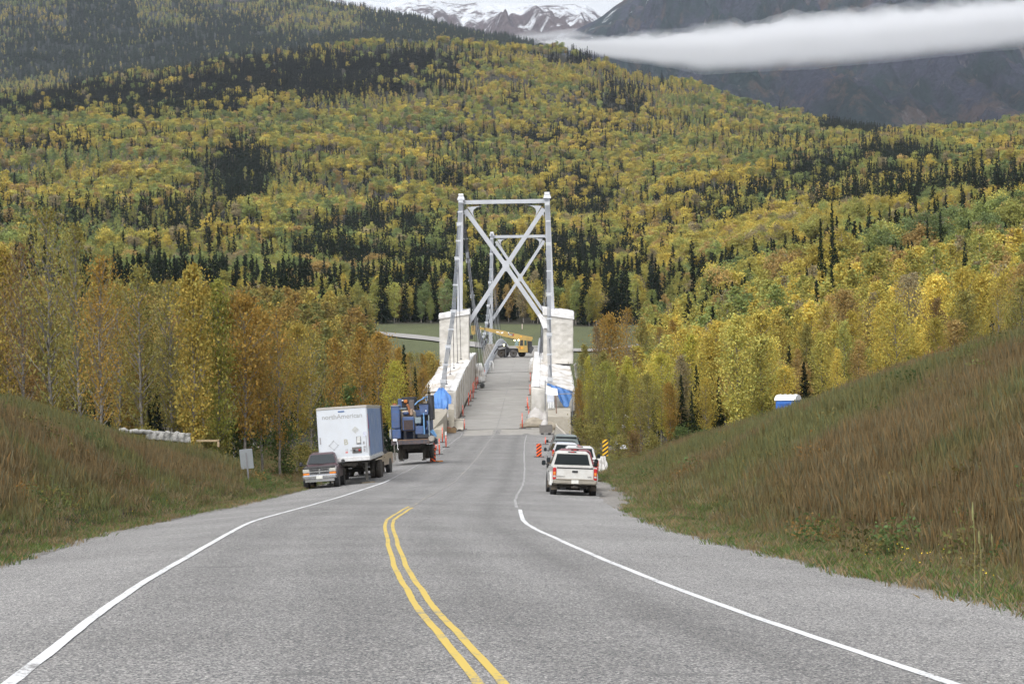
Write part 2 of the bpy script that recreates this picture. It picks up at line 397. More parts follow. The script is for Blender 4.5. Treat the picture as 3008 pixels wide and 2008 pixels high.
line('road_marking', MY, -20, 74, -.095, .085, seed=3); line('road_marking', MY, -20, 72.5, .095, .085, seed=3)
line('road_marking', MYo, 74, 250, 0, .10, .05, seed=4); 
line('road_marking', MW, -20, 118, -3.68, .125, .02, seed=5); line('road_marking', MWo, 118, 244, -3.66, .10, .06, seed=6)
line('road_marking', MW, -20, 73.5, 3.68, .125, .02, seed=7); line('road_marking', MWo, 76, 236, 3.6, .11, .045, seed=8)
# pale patch at the bridge end
MPATCH = M('pale_patch', (.30, .285, .26), .9, 0, .22, 1.2)
tag(strip('pavement', MPATCH, 238.5, 250.3, lambda y: -3.4+(fbm(y, y*0, 71)-.5)*.8, lambda y: 5.6+(fbm(y, y*0, 72)-.5)*1.2, .004, n=6), kind='structure')
# far bank road crossing behind the bridge
def far_road():
    pts = [(700, 757, 640), (820, 764, 602), (930, 770, 585), (1010, 774, 575), (1090, 778, 568), (1160, 784, 558), (1240, 791, 548), (1330, 796, 541), (1430, 799, 536), (1520, 797, 536), (1580, 788, 548), (1700, 770, 600)]
    P = [at(u*K, v*K, D) for u, v, D in pts]; V = []; n = 12
    xs = np.array([p.x for p in P]); ys = np.array([p.y for p in P]); g = np.linspace(0, len(P)-1, 120)
    X = np.interp(g, np.arange(len(P)), xs); Y = np.interp(g, np.arange(len(P)), ys)
    V = np.zeros((120, n+1, 3))
    for k in range(n+1):
        yy = Y+(k/n-.5)*16; V[:, k, 0] = X; V[:, k, 1] = yy
    V[..., 2] = H(V[..., 0], V[..., 1])+.35
    i = np.arange(119)[:, None]*(n+1)+np.arange(n)[None]; Fq = np.stack([i, i+n+1, i+n+2, i+1], -1).reshape(-1, 4)
    tag(npmesh('gravel_road', V.reshape(-1, 3), Fq, M('far_gravel', (.30, .29, .275), .95, 0, .1, .1), smooth=True), kind='structure')
far_road()
# river below the bridge
MR_ = newmat('river_water'); MR_[2].inputs['Base Color'].default_value = (.05, .07, .06, 1); MR_[2].inputs['Roughness'].default_value = .15
bump(MR_[1], MR_[2], noise(MR_[1], .4, 4), .3)
mb = MB(); mb.add([(-120, 330, -17), (120, 330, -17), (140, 500, -17), (-140, 500, -17)], [(0, 1, 2, 3)]); tag(mb.build('river', MR_[0]), kind='structure')

# ============================================================ MOUNTAINS
def mountain(name, prof, D0, D1, foot, m, rough, seed, ncol=420, nrow=120):
    """a ridge whose crest passes through prof = [(u, v)] (wide-view pixels) at distance D1, rising from distance D0"""
    us = np.linspace(prof[0][0], prof[-1][0], ncol); vc = np.interp(us, *zip(*prof))
    V = np.zeros((nrow, ncol, 3)); T = np.linspace(0, 1, nrow)
    for r, t_ in enumerate(T):
        if t_ < .8:
            s = t_/.8; D = D0+(D1-D0)*s; v = foot+(vc-foot)*(s**.85)
        else:
            s = (t_-.8)/.2; D = D1*(1+.5*s); v = vc+(foot-vc)*s*1.2
        X = (us-1174.5)*D/5000; Z = (784-v+(-(us-1174.5)*sR))*D/5000
        k = np.sin(np.pi*min(t_/.8, 1))
        rid = 1-np.abs(fbm(X/(D1*.035), D/(D1*.11)+X*0, seed, 5)*2-1)
        gul = np.abs(fbm(X/(D1*.010)+D/(D1*.11), D/(D1*.16)+X*0, seed+9, 3)*2-1)
        Z = Z+(rid-.62)*rough*k + (gul-.25)*rough*.55*k + (fbm(X/(D1*.006), D/(D1*.006)+X*0, seed+5, 4)-.5)*rough*.22*(k+.12)
        V[r, :, 0] = X; V[r, :, 1] = D; V[r, :, 2] = Z
    i = np.arange(nrow-1)[:, None]*ncol+np.arange(ncol-1)[None]; Fq = np.stack([i, i+1, i+ncol+1, i+ncol], -1).reshape(-1, 4)
    return tag(npmesh(name, V.reshape(-1, 3), Fq, m, smooth=True), kind='structure')
def mount_mat(name, rock, snow_lo, snow_hi, snow_amt, green=None, sc=1.0):
    m, t, b = newmat(name); b.inputs['Roughness'].default_value = 1; b.inputs['Specular IOR Level'].default_value = 0
    geo = t.nodes.new('ShaderNodeNewGeometry'); sx = t.nodes.new('ShaderNodeSeparateXYZ'); t.links.new(geo.outputs['Position'], sx.inputs[0])
    tc = t.nodes.new('ShaderNodeTexCoord').outputs['Object']
    n1 = noise(t, .012*sc, 8, tc, .65); n2 = noise(t, .0030*sc, 7, tc, .65, stretch=(2.2, 1, .6)); n3 = noise(t, .06*sc, 5, tc, .7)
    c = ramp(t, n3, [(.3, tuple(q*.55 for q in rock)), (.7, tuple(q*1.5 for q in rock))])
    if green: 
        c = mixc(t, ramp(t, n2, [(.42, 0), (.56, 1)]), c, ramp(t, n1, [(.35, tuple(q*.7 for q in green)), (.65, tuple(q*1.3 for q in green))]))
        c = mixc(t, ramp(t, noise(t, .004*sc, 8, tc, .7, stretch=(1.6, 1, .8)), [(.54, 0), (.62, .7)]), c, (.12, .085, .07))
        c = mixc(t, ramp(t, noise(t, .006*sc, 8, tc, .75, stretch=(2.6, .6, .5)), [(.60, 0), (.66, .8)]), c, (.17, .15, .15))
    mr = t.nodes.new('ShaderNodeMapRange'); mr.inputs[1].default_value = snow_lo; mr.inputs[2].default_value = snow_hi; t.links.new(sx.outputs[2], mr.inputs[0])
    a = t.nodes.new('ShaderNodeMath'); a.operation = 'MULTIPLY'; t.links.new(mr.outputs[0], a.inputs[0]); a.inputs[1].default_value = .45
    s = t.nodes.new('ShaderNodeMath'); s.operation = 'ADD'; t.links.new(a.outputs[0], s.inputs[0]); t.links.new(noise(t, .0045*sc, 9, tc, .72, stretch=(1.4, 1, .5)), s.inputs[1])
    c = mixc(t, ramp(t, s.outputs[0], [(snow_amt, 0), (snow_amt+.07, .95)]), c, (.75, .78, .82))
    t.links.new(c, b.inputs['Base Color']); bump(t, b, n1, 60, 1); return m
MSN = mount_mat('snowy_rock', (.12, .095, .095), 850, 1800, .77)
MBL = mount_mat('dark_slope', (.046, .05, .072), 850, 1700, .80, (.020, .036, .036))
MPU = mount_mat('purple_heath', (.085, .06, .055), 3000, 5000, 1.2, (.04, .045, .03))
mountain('snow_mountain', [(500,-60),(700,-40),(790,-22),(860,0),(905,8),(960,-6),(1010,-3),(1040,6),(1080,10),(1110,6),(1130,8),(1240,8),(1270,12),(1300,10),(1340,10),(1360,12),(1378,22),(1390,35),(1420,60),(1480,100),(1600,200)], 7500, 10500, 260, MSN, 230, 11)
mountain('forested_mountain', [(1180,160),(1250,118),(1290,88),(1330,72),(1370,52),(1400,35),(1430,12),(1450,-2),(1500,-40),(1600,-90),(1800,-120),(2000,-130),(2349,-200),(2800,-230),(3400,-230)], 4600, 8600, 400, MBL, 330, 23, 620, 220)
mountain('purple_ridge', [(-800,-60),(200,-60),(420,-30),(520,-6),(600,-6),(700,-12),(900,60),(1000,120)], 6200, 7800, 160, MPU, 60, 31, 240, 70)
# ============================================================ FOLIAGE PROTOTYPES
def leaf_mat(name, inst, gain=1.0, trans=.38):
    m = bpy.data.materials.new(name); m.use_nodes = True; t = m.node_tree; t.nodes.clear()
    out = t.nodes.new('ShaderNodeOutputMaterial'); d = t.nodes.new('ShaderNodeBsdfDiffuse')
    if inst:
        a = t.nodes.new('ShaderNodeAttribute'); a.attribute_type = 'INSTANCER'; a.attribute_name = 'tcol'; c = a.outputs['Color']
    else: c = t.nodes.new('ShaderNodeObjectInfo').outputs['Color']
    l = t.nodes.new('ShaderNodeAttribute'); l.attribute_name = 'lv'
    c = mixc(t, 1, c, l.outputs['Color'], 'MULTIPLY'); t.links.new(c, d.inputs[0])
    if trans:
        tr = t.nodes.new('ShaderNodeBsdfTranslucent'); t.links.new(c, tr.inputs[0]); mx = t.nodes.new('ShaderNodeMixShader'); mx.inputs[0].default_value = trans
        t.links.new(d.outputs[0], mx.inputs[1]); t.links.new(tr.outputs[0], mx.inputs[2]); t.links.new(mx.outputs[0], out.inputs[0])
    else: t.links.new(d.outputs[0], out.inputs[0])
    return m
LEAF_I, LEAF_O = leaf_mat('leaves_far', True), leaf_mat('leaves_near', False)
BARK_P = M('pale_bark', (.19, .175, .155), .9, 0, .45, 5); BARK_D = M('dark_bark', (.075, .062, .052), .95, 0, .4, 6)
def quads(C, s, flat=0.0, asp=1.4, R_=None):
    """random leaf quads at centres C"""
    R_ = R_ or rng; n = len(C); s = np.broadcast_to(s, n)[:, None]
    nrm = R_.normal(size=(n, 3)); nrm[:, 2] += flat; nrm /= np.linalg.norm(nrm, axis=1)[:, None]
    a = np.cross(nrm, R_.normal(size=(n, 3))); a /= np.linalg.norm(a, axis=1)[:, None]; b = np.cross(nrm, a)
    V = np.stack([C-a*s*.5*asp, C-b*s*.5, C+a*s*.5*asp, C+b*s*.5], 1).reshape(-1, 3)
    return V, np.arange(n*4).reshape(n, 4)
def lv_for(n, var=.3, warm=.12, clump=None, R_=None):
    R_ = R_ or rng; k = 1+R_.normal(0, var, n)*.7
    if clump is not None: k = k*clump
    k = np.clip(k, .25, 2.2); h = R_.normal(0, warm, n)
    c = np.stack([k*(1+h*.5), k*(1-h*.3), k*(1-h)*.95, np.ones(n)], 1); return np.repeat(np.clip(c, 0, 3), 4, 0)
def tubes_np(paths, n=5):
    V = []; Fq = []; o = 0
    for P, r in paths:
        P = np.array(P, float); m = len(P)
        for i in range(m):
            d = P[min(i+1, m-1)]-P[max(i-1, 0)]; d /= np.linalg.norm(d)+1e-9
            a = np.cross(d, [0, 0, 1.] if abs(d[2]) < .9 else [1., 0, 0]); a /= np.linalg.norm(a); b = np.cross(d, a)
            for k in range(n):
                t = 2*np.pi*k/n; V.append(P[i]+(a*np.cos(t)+b*np.sin(t))*r[i])
        for i in range(m-1):
            for k in range(n): q = (k+1) % n; Fq.append((o+i*n+k, o+i*n+q, o+(i+1)*n+q, o+(i+1)*n+k))
        o += m*n
    return np.array(V), np.array(Fq)
def deciduous(h, wid, base, nb, nl, ls, seed, shape=1.0, bark=.012, asc=.9, sparse=0.):
    """returns (wood V,F), (leaf V,F,lv). wid = crown diameter, base = bare fraction of trunk"""
    R_ = np.random.default_rng(seed); lean = R_.normal(0, .02, 2)
    tz = np.linspace(0, h*.96, 9); bend = np.cumsum(R_.normal(0, h*.006, (9, 2)), 0)
    tp = np.stack([lean[0]*tz+bend[:, 0], lean[1]*tz+bend[:, 1], tz], 1); r0 = h*bark
    paths = [(tp, [r0*(1-.9*k/8)+.008 for k in range(9)])]; C = []; W = []
    def rad(f): return wid*.5*np.clip(np.sin(np.pi*np.clip((f*.92+.06)**shape, 0, 1)), .08, 1)**.8
    cl = []
    for i in range(nb):
        f = (i+R_.random())/nb; z = h*(base+(1-base)*f*.97); az = R_.random()*6.28; L = rad(f)*R_.uniform(.55, 1.15)
        p0 = np.array([np.interp(z, tz, tp[:, 0]), np.interp(z, tz, tp[:, 1]), z*.97])
        up = asc*R_.uniform(.5, 1.2); d = np.array([np.cos(az), np.sin(az), up]); d /= np.linalg.norm(d)
        p1 = p0+d*L*.6; p2 = p1+(d+np.array([0, 0, .25]))*L*.45
        paths.append(([p0, p1, p2], [r0*.3*(1-f*.6), r0*.15, .006]))
        k = max(2, int(nl/nb*R_.uniform(.5, 1.5)*(1-.3*f)))
        tt = R_.random(k)**.6; c0 = p0+(p2-p0)*(.25+.8*tt[:, None]); sg = L*.22+.12
        C.append(c0+R_.normal(0, 1, (k, 3))*[sg, sg, sg*.8]); cl.append(np.full(k, R_.uniform(.72, 1.3)))
    C = np.concatenate(C); cl = np.concatenate(cl); V, Fq = quads(C, ls*R_.uniform(.7, 1.3, len(C)), R_=R_)
    return tubes_np(paths), (V, Fq, lv_for(len(C), .15, .09, cl**.8, R_))
def round_crown(h, wid, ch, nb, npl, ls, seed):
    """tall aspen: bare pole, rounded crown made of separate leafy clusters"""
    R_ = np.random.default_rng(seed); tz = np.linspace(0, h*.9, 8); b = np.cumsum(R_.normal(0, h*.006, (8, 2)), 0)
    tp = np.stack([b[:, 0], b[:, 1], tz], 1); r0 = h*.010; paths = [(tp, [r0*(1-.85*k/7) for k in range(8)])]; C = []; cl = []
    for i in range(nb):
        u = R_.normal(size=3); u /= np.linalg.norm(u); rr = R_.random()**.4
        c = np.array([tp[-1, 0], tp[-1, 1], h-ch*.5])+u*rr*np.array([wid*.42, wid*.42, ch*.42]); c[2] += -.25*abs(u[0]*wid*.3)
        z0 = min(c[2]-R_.uniform(.3, 1.2), h*.88); p0 = np.array([np.interp(z0, tz, tp[:, 0]), np.interp(z0, tz, tp[:, 1]), z0])
        paths.append(([p0, (p0+c)/2+[0, 0, .1], c], [r0*.3, r0*.2, .01]))
        k = int(npl*R_.uniform(.6, 1.4)); sg = wid*.105*R_.uniform(.7, 1.3)
        C.append(c+R_.normal(0, 1, (k, 3))*[sg, sg, sg*.7]); cl.append(np.full(k, R_.uniform(.75, 1.28)))
    C = np.concatenate(C); cl = np.concatenate(cl); V, Fq = quads(C, ls*R_.uniform(.7, 1.3, len(C)), R_=R_)
    return tubes_np(paths), (V, Fq, lv_for(len(C), .12, .05, cl**.8, R_))
def spruce(h, wid, tiers, boughs, nq, ls, seed, base=.06):
    R_ = np.random.default_rng(seed); tp = np.array([[0, 0, 0], [R_.normal(0, .05), 0, h*.5], [0, 0, h]]); paths = [(tp, [h*.011, h*.007, .01])]
    C = []; Vv = []; cl = []
    for i in range(tiers):
        f = i/(tiers-1); z = h*(base+(1-base)*f*.98); L = wid*.5*(1-f)**.85*R_.uniform(.8, 1.15)+.10
        if f > .86: L *= 1.1
        nbq = max(3, int(boughs*(1-f*.5)))
        for k in range(nbq):
            az = R_.random()*6.28; l = L*R_.uniform(.65, 1.15); n = max(1, int(nq*(1-f*.75)))
            t = R_.random(n)**.75; side = R_.normal(0, .16, n)*l*(.4+t)
            x = np.cos(az)*t*l-np.sin(az)*side; y = np.sin(az)*t*l+np.cos(az)*side
            C.append(np.stack([x, y, z-t*l*.32+.10*l*t**3+R_.normal(0, .05*ls/.3, n)-.1*ls], 1)); cl.append(np.full(n, R_.uniform(.7, 1.35)))
    C = np.concatenate(C); cl = np.concatenate(cl); V, Fq = quads(C, ls*R_.uniform(.6, 1.3, len(C)), flat=.5, asp=1.9, R_=R_)
    return tubes_np(paths), (V, Fq, lv_for(len(C), .2, .05, cl, R_))
def merged(name, wood, leaf, bark, leafm):
    (wv, wf), (lv_, lf, lc) = wood, leaf
    V = np.concatenate([wv, lv_]); Fq = np.concatenate([wf, lf+len(wv)]); c = np.concatenate([np.ones((len(wv), 4)), lc])
    o = npmesh(name, V, Fq, [bark, leafm], attrs={'lv': ('FLOAT_COLOR', 'POINT', c)}, lnk=False)
    mi = np.zeros(len(Fq), np.int32); mi[len(wf):] = 1; o.data.polygons.foreach_set('material_index', mi); return o
def near_pair(kind, wood, leaf, bark):
    a = npmesh('trunk', wood[0], wood[1], bark, lnk=False, smooth=True); b = npmesh('crown', leaf[0], leaf[1], LEAF_O, attrs={'lv': ('FLOAT_COLOR', 'POINT', leaf[2])}, lnk=False)
    return a.data, b.data
# ------------------------------------------------------------ scatter of real instances
def scatter(name, P, rz, sc, pid, colr, protos, lab=None, cat=None):
    coll = bpy.data.collections.new(name+'_kinds')
    for i, o in enumerate(protos): o.name = '%s_form_%s' % (name, 'abcdefghijklmnop'[i]); coll.objects.link(o)
    me = bpy.data.meshes.new(name); P = np.ascontiguousarray(P, np.float32); me.vertices.add(len(P)); me.vertices.foreach_set('co', P.ravel())
    for n_, t_, k_, a_ in (('rz', 'FLOAT', 'value', rz), ('sc', 'FLOAT_VECTOR', 'vector', sc), ('pid', 'INT', 'value', pid), ('tcol', 'FLOAT_COLOR', 'color', colr)):
        at_ = me.attributes.new(n_, t_, 'POINT'); at_.data.foreach_set(k_, np.ascontiguousarray(a_, np.int32 if t_ == 'INT' else np.float32).ravel())
    ng = bpy.data.node_groups.new(name, 'GeometryNodeTree')
    ng.interface.new_socket('Geometry', in_out='INPUT', socket_type='NodeSocketGeometry'); ng.interface.new_socket('Geometry', in_out='OUTPUT', socket_type='NodeSocketGeometry')
    N = ng.nodes.new; gi = N('NodeGroupInput'); go = N('NodeGroupOutput'); ip = N('GeometryNodeInstanceOnPoints'); ci = N('GeometryNodeCollectionInfo')
    ci.inputs['Collection'].default_value = coll; ci.inputs['Separate Children'].default_value = True; ci.inputs['Reset Children'].default_value = True
    ip.inputs['Pick Instance'].default_value = True
    def na(n_, t_):
        q = N('GeometryNodeInputNamedAttribute'); q.data_type = t_; q.inputs['Name'].default_value = n_; return [s for s in q.outputs if s.enabled and s.name == 'Attribute'][0]
    cx = N('ShaderNodeCombineXYZ'); er = N('FunctionNodeEulerToRotation'); L = ng.links.new
    L(na('rz', 'FLOAT'), cx.inputs[2]); L(cx.outputs[0], er.inputs[0]); L(er.outputs[0], ip.inputs['Rotation'])
    L(na('sc', 'FLOAT_VECTOR'), ip.inputs['Scale']); L(na('pid', 'INT'), ip.inputs['Instance Index'])
    L(gi.outputs[0], ip.inputs['Points']); L(ci.outputs[0], ip.inputs['Instance']); L(ip.outputs[0], go.inputs[0])
    o = bpy.data.objects.new(name, me); COL.objects.link(o); mod = o.modifiers.new('scatter', 'NODES'); mod.node_group = ng
    return tag(o, lab, cat, None, 'stuff')

# ============================================================ PLANTING
# far forms (about 250-400 faces) and middle forms (about 1500)
P_ASP_F = [merged('x', *deciduous(11, 3.2, .13, 20, 460, .37, s, 1.0), BARK_P, LEAF_I) for s in (1, 2, 3)] + [merged('x', *round_crown(15, 5.2, 7.0, 18, 28, .46, s), BARK_P, LEAF_I) for s in (4, 5, 6)]
P_SPR_F = [merged('x', *spruce(15, w_, 24, 8, 4, .5, s), BARK_D, LEAF_I) for s, w_ in ((11, 3.8), (12, 4.6), (13, 3.3), (14, 5.2))]
P_ASP_M = [merged('x', *deciduous(11, 3.5, .14, 46, 2800, .21, s, 1.0), BARK_P, LEAF_I) for s in (21, 22, 23)] + [merged('x', *round_crown(15, 6.5, 7.5, 34, 75, .30, s), BARK_P, LEAF_I) for s in (24, 25, 26)]
P_SPR_M = [merged('x', *spruce(15, w_, 46, 9, 7, .30, s), BARK_D, LEAF_I) for s, w_ in ((31, 3.8), (32, 4.6), (33, 3.3))]
AW, SW = [], []
N_ASP = [near_pair('a', *deciduous(11, w_, b_, 70, n_, .135, s, 1.0), BARK_P) for s, w_, b_, n_ in ((41, 3.6, .16, 7500), (42, 4.4, .2, 8500), (43, 3.2, .12, 6000), (44, 5.0, .25, 6000))] + \
        [near_pair('a', *round_crown(14, 5.6, 7.5, 60, 110, .17, s), BARK_P) for s in (45, 46)]
N_SPA = [near_pair('a', *deciduous(12, w_, b_, 80, n_, .12, s, 1.0, asc=1.1), BARK_P) for s, w_, b_, n_ in ((51, 4.6, .2, 3600), (52, 5.2, .25, 3000), (53, 4.0, .18, 4200))]
N_SPR = [near_pair('s', *spruce(13, w_, 60, 10, 11, .19, s), BARK_D) for s, w_ in ((61, 3.6), (62, 4.6), (63, 3.1))]
N_BSH = [near_pair('b', *deciduous(3.2, 3.0, .02, 34, n_, .11, s, .8, asc=1.3), BARK_D) for s, n_ in ((71, 2600), (72, 2000))]

YEL = np.array([(.48,.385,.096), (.435,.365,.094), (.37,.338,.098), (.315,.315,.10), (.24,.278,.098), (.175,.22,.095), (.37,.265,.11), (.28,.235,.14)])
def hill_species(u, v, D, X, Y, R_):
    """shares of spruce and the leaf colour, following the stands seen on the slopes (u, v of the tree's foot in the wide view)"""
    n = fbm(X/170., Y/120., 61, 3); n2 = fbm(X/45., Y/45., 62, 3)
    ps = .09+.6*sstep(.56, .66, n2*.55+n*.45)
    def E(cu, cv, ru, rv, s): return s*np.clip(1.25-((u-cu)/ru)**2-((v-cv)/rv)**2, 0, 1)
    for e in ((640, 190, 430, 62, .93), (300, 245, 420, 52, .93), (900, 160, 280, 45, .9), (60, 262, 240, 50, .85), (850, 330, 420, 16, .6), (250, 345, 300, 14, .6), (1050, 440, 260, 18, .6), (330, 520, 300, 20, .5), (560, 420, 75, 90, .95), (1440, 250, 85, 50, .9), (900, 560, 200, 40, .7),
              (760, 640, 160, 45, .6), (1000, 600, 120, 80, .75), (1400, 620, 160, 60, .7), (1330, 480, 110, 60, .7), (1880, 420, 130, 40, .8), (2060, 395, 110, 40, .9), (1300, 340, 160, 50, .6),
              (1950, 312, 110, 22, .95), (1330, 148, 90, 12, .8), (1680, 490, 150, 40, .6), (1150, 700, 400, 40, .45), (2250, 640, 90, 60, .6)): ps = np.maximum(ps, E(*e))
    for e in ((500, 318, 560, 18, .85), (200, 410, 260, 50, .8), (900, 480, 260, 30, .6), (700, 520, 140, 22, .9), (1200, 260, 160, 40, .6), (1650, 230, 230, 50, .85), (1250, 190, 200, 40, .7), (1750, 650, 320, 90, .9), (2100, 560, 300, 60, .8), (900, 118, 400, 8, .9), (300, 180, 260, 9, .9), (850, 360, 300, 40, .6)):
        ps = ps*(1-E(*e))
    back = sstep(3100, 3500, D); nb = fbm(X/420., Y/900., 66, 3)
    ps = ps*(1-back)+back*np.clip(.90-.8*sstep(.45, .55, nb)*(u > 330)-.75*sstep(.40, .50, nb)*(u < 170), .1, 1)
    ci = R_.random(len(u))*1.15+ (fbm(X/70., Y/70., 63, 3)-.5)*2.3
    yellowish = np.clip((ci+.25)*3.6, 0, 5.99).astype(int)
    warm = R_.random(len(u)); yellowish = np.where(warm < .08, 6, np.where(warm < .16, 7, yellowish))
    return ps, yellowish
def plant():
    R_ = np.random.default_rng(99); out = []
    # jittered grid in (bearing, log distance) thinned to the wanted spacing
    for (d0, d1, sp) in ((150, 300, 3.2), (300, 520, 4.3), (520, 640, 4.6), (640, 1100, 5.0), (1100, 2000, 6.2), (2000, 2830, 7.2), (3900, 5560, 11.0)):
        area = .62*(d1**2-d0**2)/2; n = int(area/sp**2); y = np.sqrt(R_.random(n)*(d1**2-d0**2)+d0**2); s = R_.uniform(-.31, .31, n); x = s*y
        out.append(np.stack([x, y], 1))
    XY = np.concatenate(out); X, Y = XY[:, 0], XY[:, 1]; Z = H(X, Y)
    u = 1174.5+5000*X/Y; v = 784-5000*Z/Y-(u-1174.5)*0; v = v-(u-1174.5)*sR
    o = X-cxr(np.clip(Y, 0, 700)); keep = np.ones(len(X), bool)
    keep &= ~((Y < 545) & (np.abs(o) < 16+(Y < 262)*(o < 0)*1.0))                     # clear of the bridge
    keep &= ~((Y < 255) & (o > 0) & (o < 13)) 
    keep &= ~((Y > 300) & (Y < 520) & (u > 850) & (u < 1480)); keep &= ~((Y > 515) & (Y < 645) & (u > 790) & (u < 1640))
    keep &= ~((Y < 162) & (o > 0)); keep &= ~((Y > 3000) & (u > 1320))
    keep &= Z > -16.5
    return X[keep], Y[keep], Z[keep], u[keep], v[keep], R_
PX, PY, PZ, PU, PV, PR = plant()
ps, ci = hill_species(PU, PV, PY, PX, PY, PR)
near = PY < 520
ps = np.where(near, .10+.35*sstep(.55, .65, fbm(PX/30, PY/30, 64, 3)), ps)
ps = np.where((PY > 600) & (PY < 760), np.maximum(ps, .38), ps)
isp = PR.random(len(PX)) < ps
rcol = 1.12*YEL[ci]*np.clip(1+PR.normal(0, .14, (len(PX), 1)), .5, 1.5)
rcol = np.where((near & (PX < 0))[:, None], (np.array([(.28,.225,.08),(.30,.21,.07),(.26,.23,.08),(.20,.20,.075),(.36,.29,.085),(.30,.20,.075)])[PR.integers(0, 6, len(PX))])*(1+PR.normal(0, .12, (len(PX), 1))), rcol)
scol = np.where((PY > 3000)[:, None], [.034, .052, .026], [.021, .032, .021])*(1+PR.normal(0, .16, (len(PX), 1)))*np.where(((PV < 260) & (PY < 2900))[:, None], [.95, .8, .95], [1, 1, 1])
big = fbm(PX/60, PY/60, 65, 3) > .56
for cu, cv, ru, rv in ((500, 325, 620, 42), (1200, 290, 300, 60), (700, 525, 170, 26), (1900, 610, 420, 70), (300, 270, 400, 30), (1500, 430, 250, 40)): big |= (((PU-cu)/ru)**2+((PV-cv)/rv)**2 < 1) & (PR.random(len(PU)) < .75)
inview = (PU > -30) & (PU < 2380)
HT_A = {0: 11, 1: 11, 2: 11, 3: 11}
def assign():
    n = len(PX); R_ = PR
    ha = np.where(big, R_.uniform(13, 19, n), R_.uniform(7.5, 13, n)); hs_ = np.where(near, R_.uniform(8, 14, n), R_.uniform(11, 20, n)); ha = np.where((PY > 600) & (PY < 800), R_.uniform(8, 14, n), ha)
    ha = np.where(near, R_.uniform(7, 14.5, n), ha); ha = np.where(near & (PX > 0) & (PY < 300), R_.uniform(6, 12, n), ha)
    ha = np.where(PY > 3000, R_.uniform(9, 13, n), ha)
    ha = np.where((PX > 0) & near, ha*.95, ha); ha = np.where((PX < 0) & (PY < 300), ha*.82, ha); order = np.argsort(PY)
    front_a = [i for i in order if not isp[i] and inview[i]][:300]; front_s = [i for i in order if isp[i] and inview[i]][:230]
    ind = np.zeros(n, bool); ind[front_a] = True; ind[front_s] = True
    rest = ~ind
    for sel, nm, lab, cat, far, mid, hb in ((rest & ~isp, 'aspen_forest', 'yellow and green aspens and birches covering the valley sides behind the bridge', 'aspen wood', P_ASP_F, P_ASP_M, ha),
                                            (rest & isp, 'spruce_forest', 'dark narrow spruces standing in stands all over the hillsides', 'spruce wood', P_SPR_F, P_SPR_M, hs_)):
        q = np.where(sel)[0]; d = PY[q]; md = d < 950; k = len(q)
        if nm == 'aspen_forest':
            bg_ = big[q] & (PY[q] < 3000) & (PY[q] > 520) & ~((PY[q] > 600) & (PY[q] < 760) & (R_.random(k) < .85)); pid = np.where(bg_, R_.integers(3, 6, k), R_.integers(0, 3, k)); h0 = np.where(pid > 2, 15., 11.)
            protos = far+mid; pid = pid+np.where(md, 6, 0)
        else:
            pid = R_.integers(0, 3, k); h0 = np.full(k, 15.); pid = np.where(md, pid+4, R_.integers(0, 4, k)); protos = far+mid
        s = hb[q]/h0; wv = s*R_.uniform(.85, 1.25, k); wv = np.where(d > 3000, wv*1.5, wv)
        if nm == 'spruce_forest': wv = wv*1.12
        col = (rcol if nm == 'aspen_forest' else scol)[q]; col = np.clip(np.concatenate([col, np.ones((k, 1))], 1), .004, 1)
        scatter(nm, np.stack([PX[q], PY[q], PZ[q]-.2], 1), R_.random(k)*6.28, np.stack([wv, wv, s], 1), pid, col, protos, lab, cat)
    return ha, hs_, front_a, front_s
HA, HS_, FA, FS = assign()
TREES = []
def tree(name, pair, loc, s, wv, rz, colr, bark, cat, kindword, rot=None):
    o = empty(name, loc, rot=rot or (0, 0, rz)); o.scale = (wv, wv, s)
    t = bpy.data.objects.new('trunk', pair[0]); link(t, o); c = bpy.data.objects.new('crown', pair[1]); link(c, o); c.color = (*colr, 1)
    o['category'] = cat; TREES.append((o, kindword, colr, s, loc)); return o
def place_individuals():
    R_ = np.random.default_rng(5)
    for i in FA:
        left = PX[i] < cxr(min(PY[i], 600)); h = HA[i]
        if PY[i] > 500 and big[i]: pr, h0 = N_ASP[4+R_.integers(0, 2)], 14
        elif left and R_.random() < .6: pr, h0 = N_SPA[R_.integers(0, 3)], 12
        else: pr, h0 = N_ASP[R_.integers(0, 4)], 11
        s = h/h0; wv = s*R_.uniform(.62, .95); tree('aspen_tree', pr, (PX[i], PY[i], PZ[i]-.15), s, wv, R_.random()*6.28, np.clip(rcol[i], .01, .8), BARK_P, 'tree', 'aspen')
    for i in FS:
        s = HS_[i]/13*(.55 if PY[i] < 300 else .9); wv = s*R_.uniform(.85, 1.2)
        tree('spruce_tree', N_SPR[R_.integers(0, 3)], (PX[i], PY[i], PZ[i]-.15), s, wv, R_.random()*6.28, np.clip(scol[i]*1.15, .004, .2), BARK_D, 'tree', 'spruce')
place_individuals()
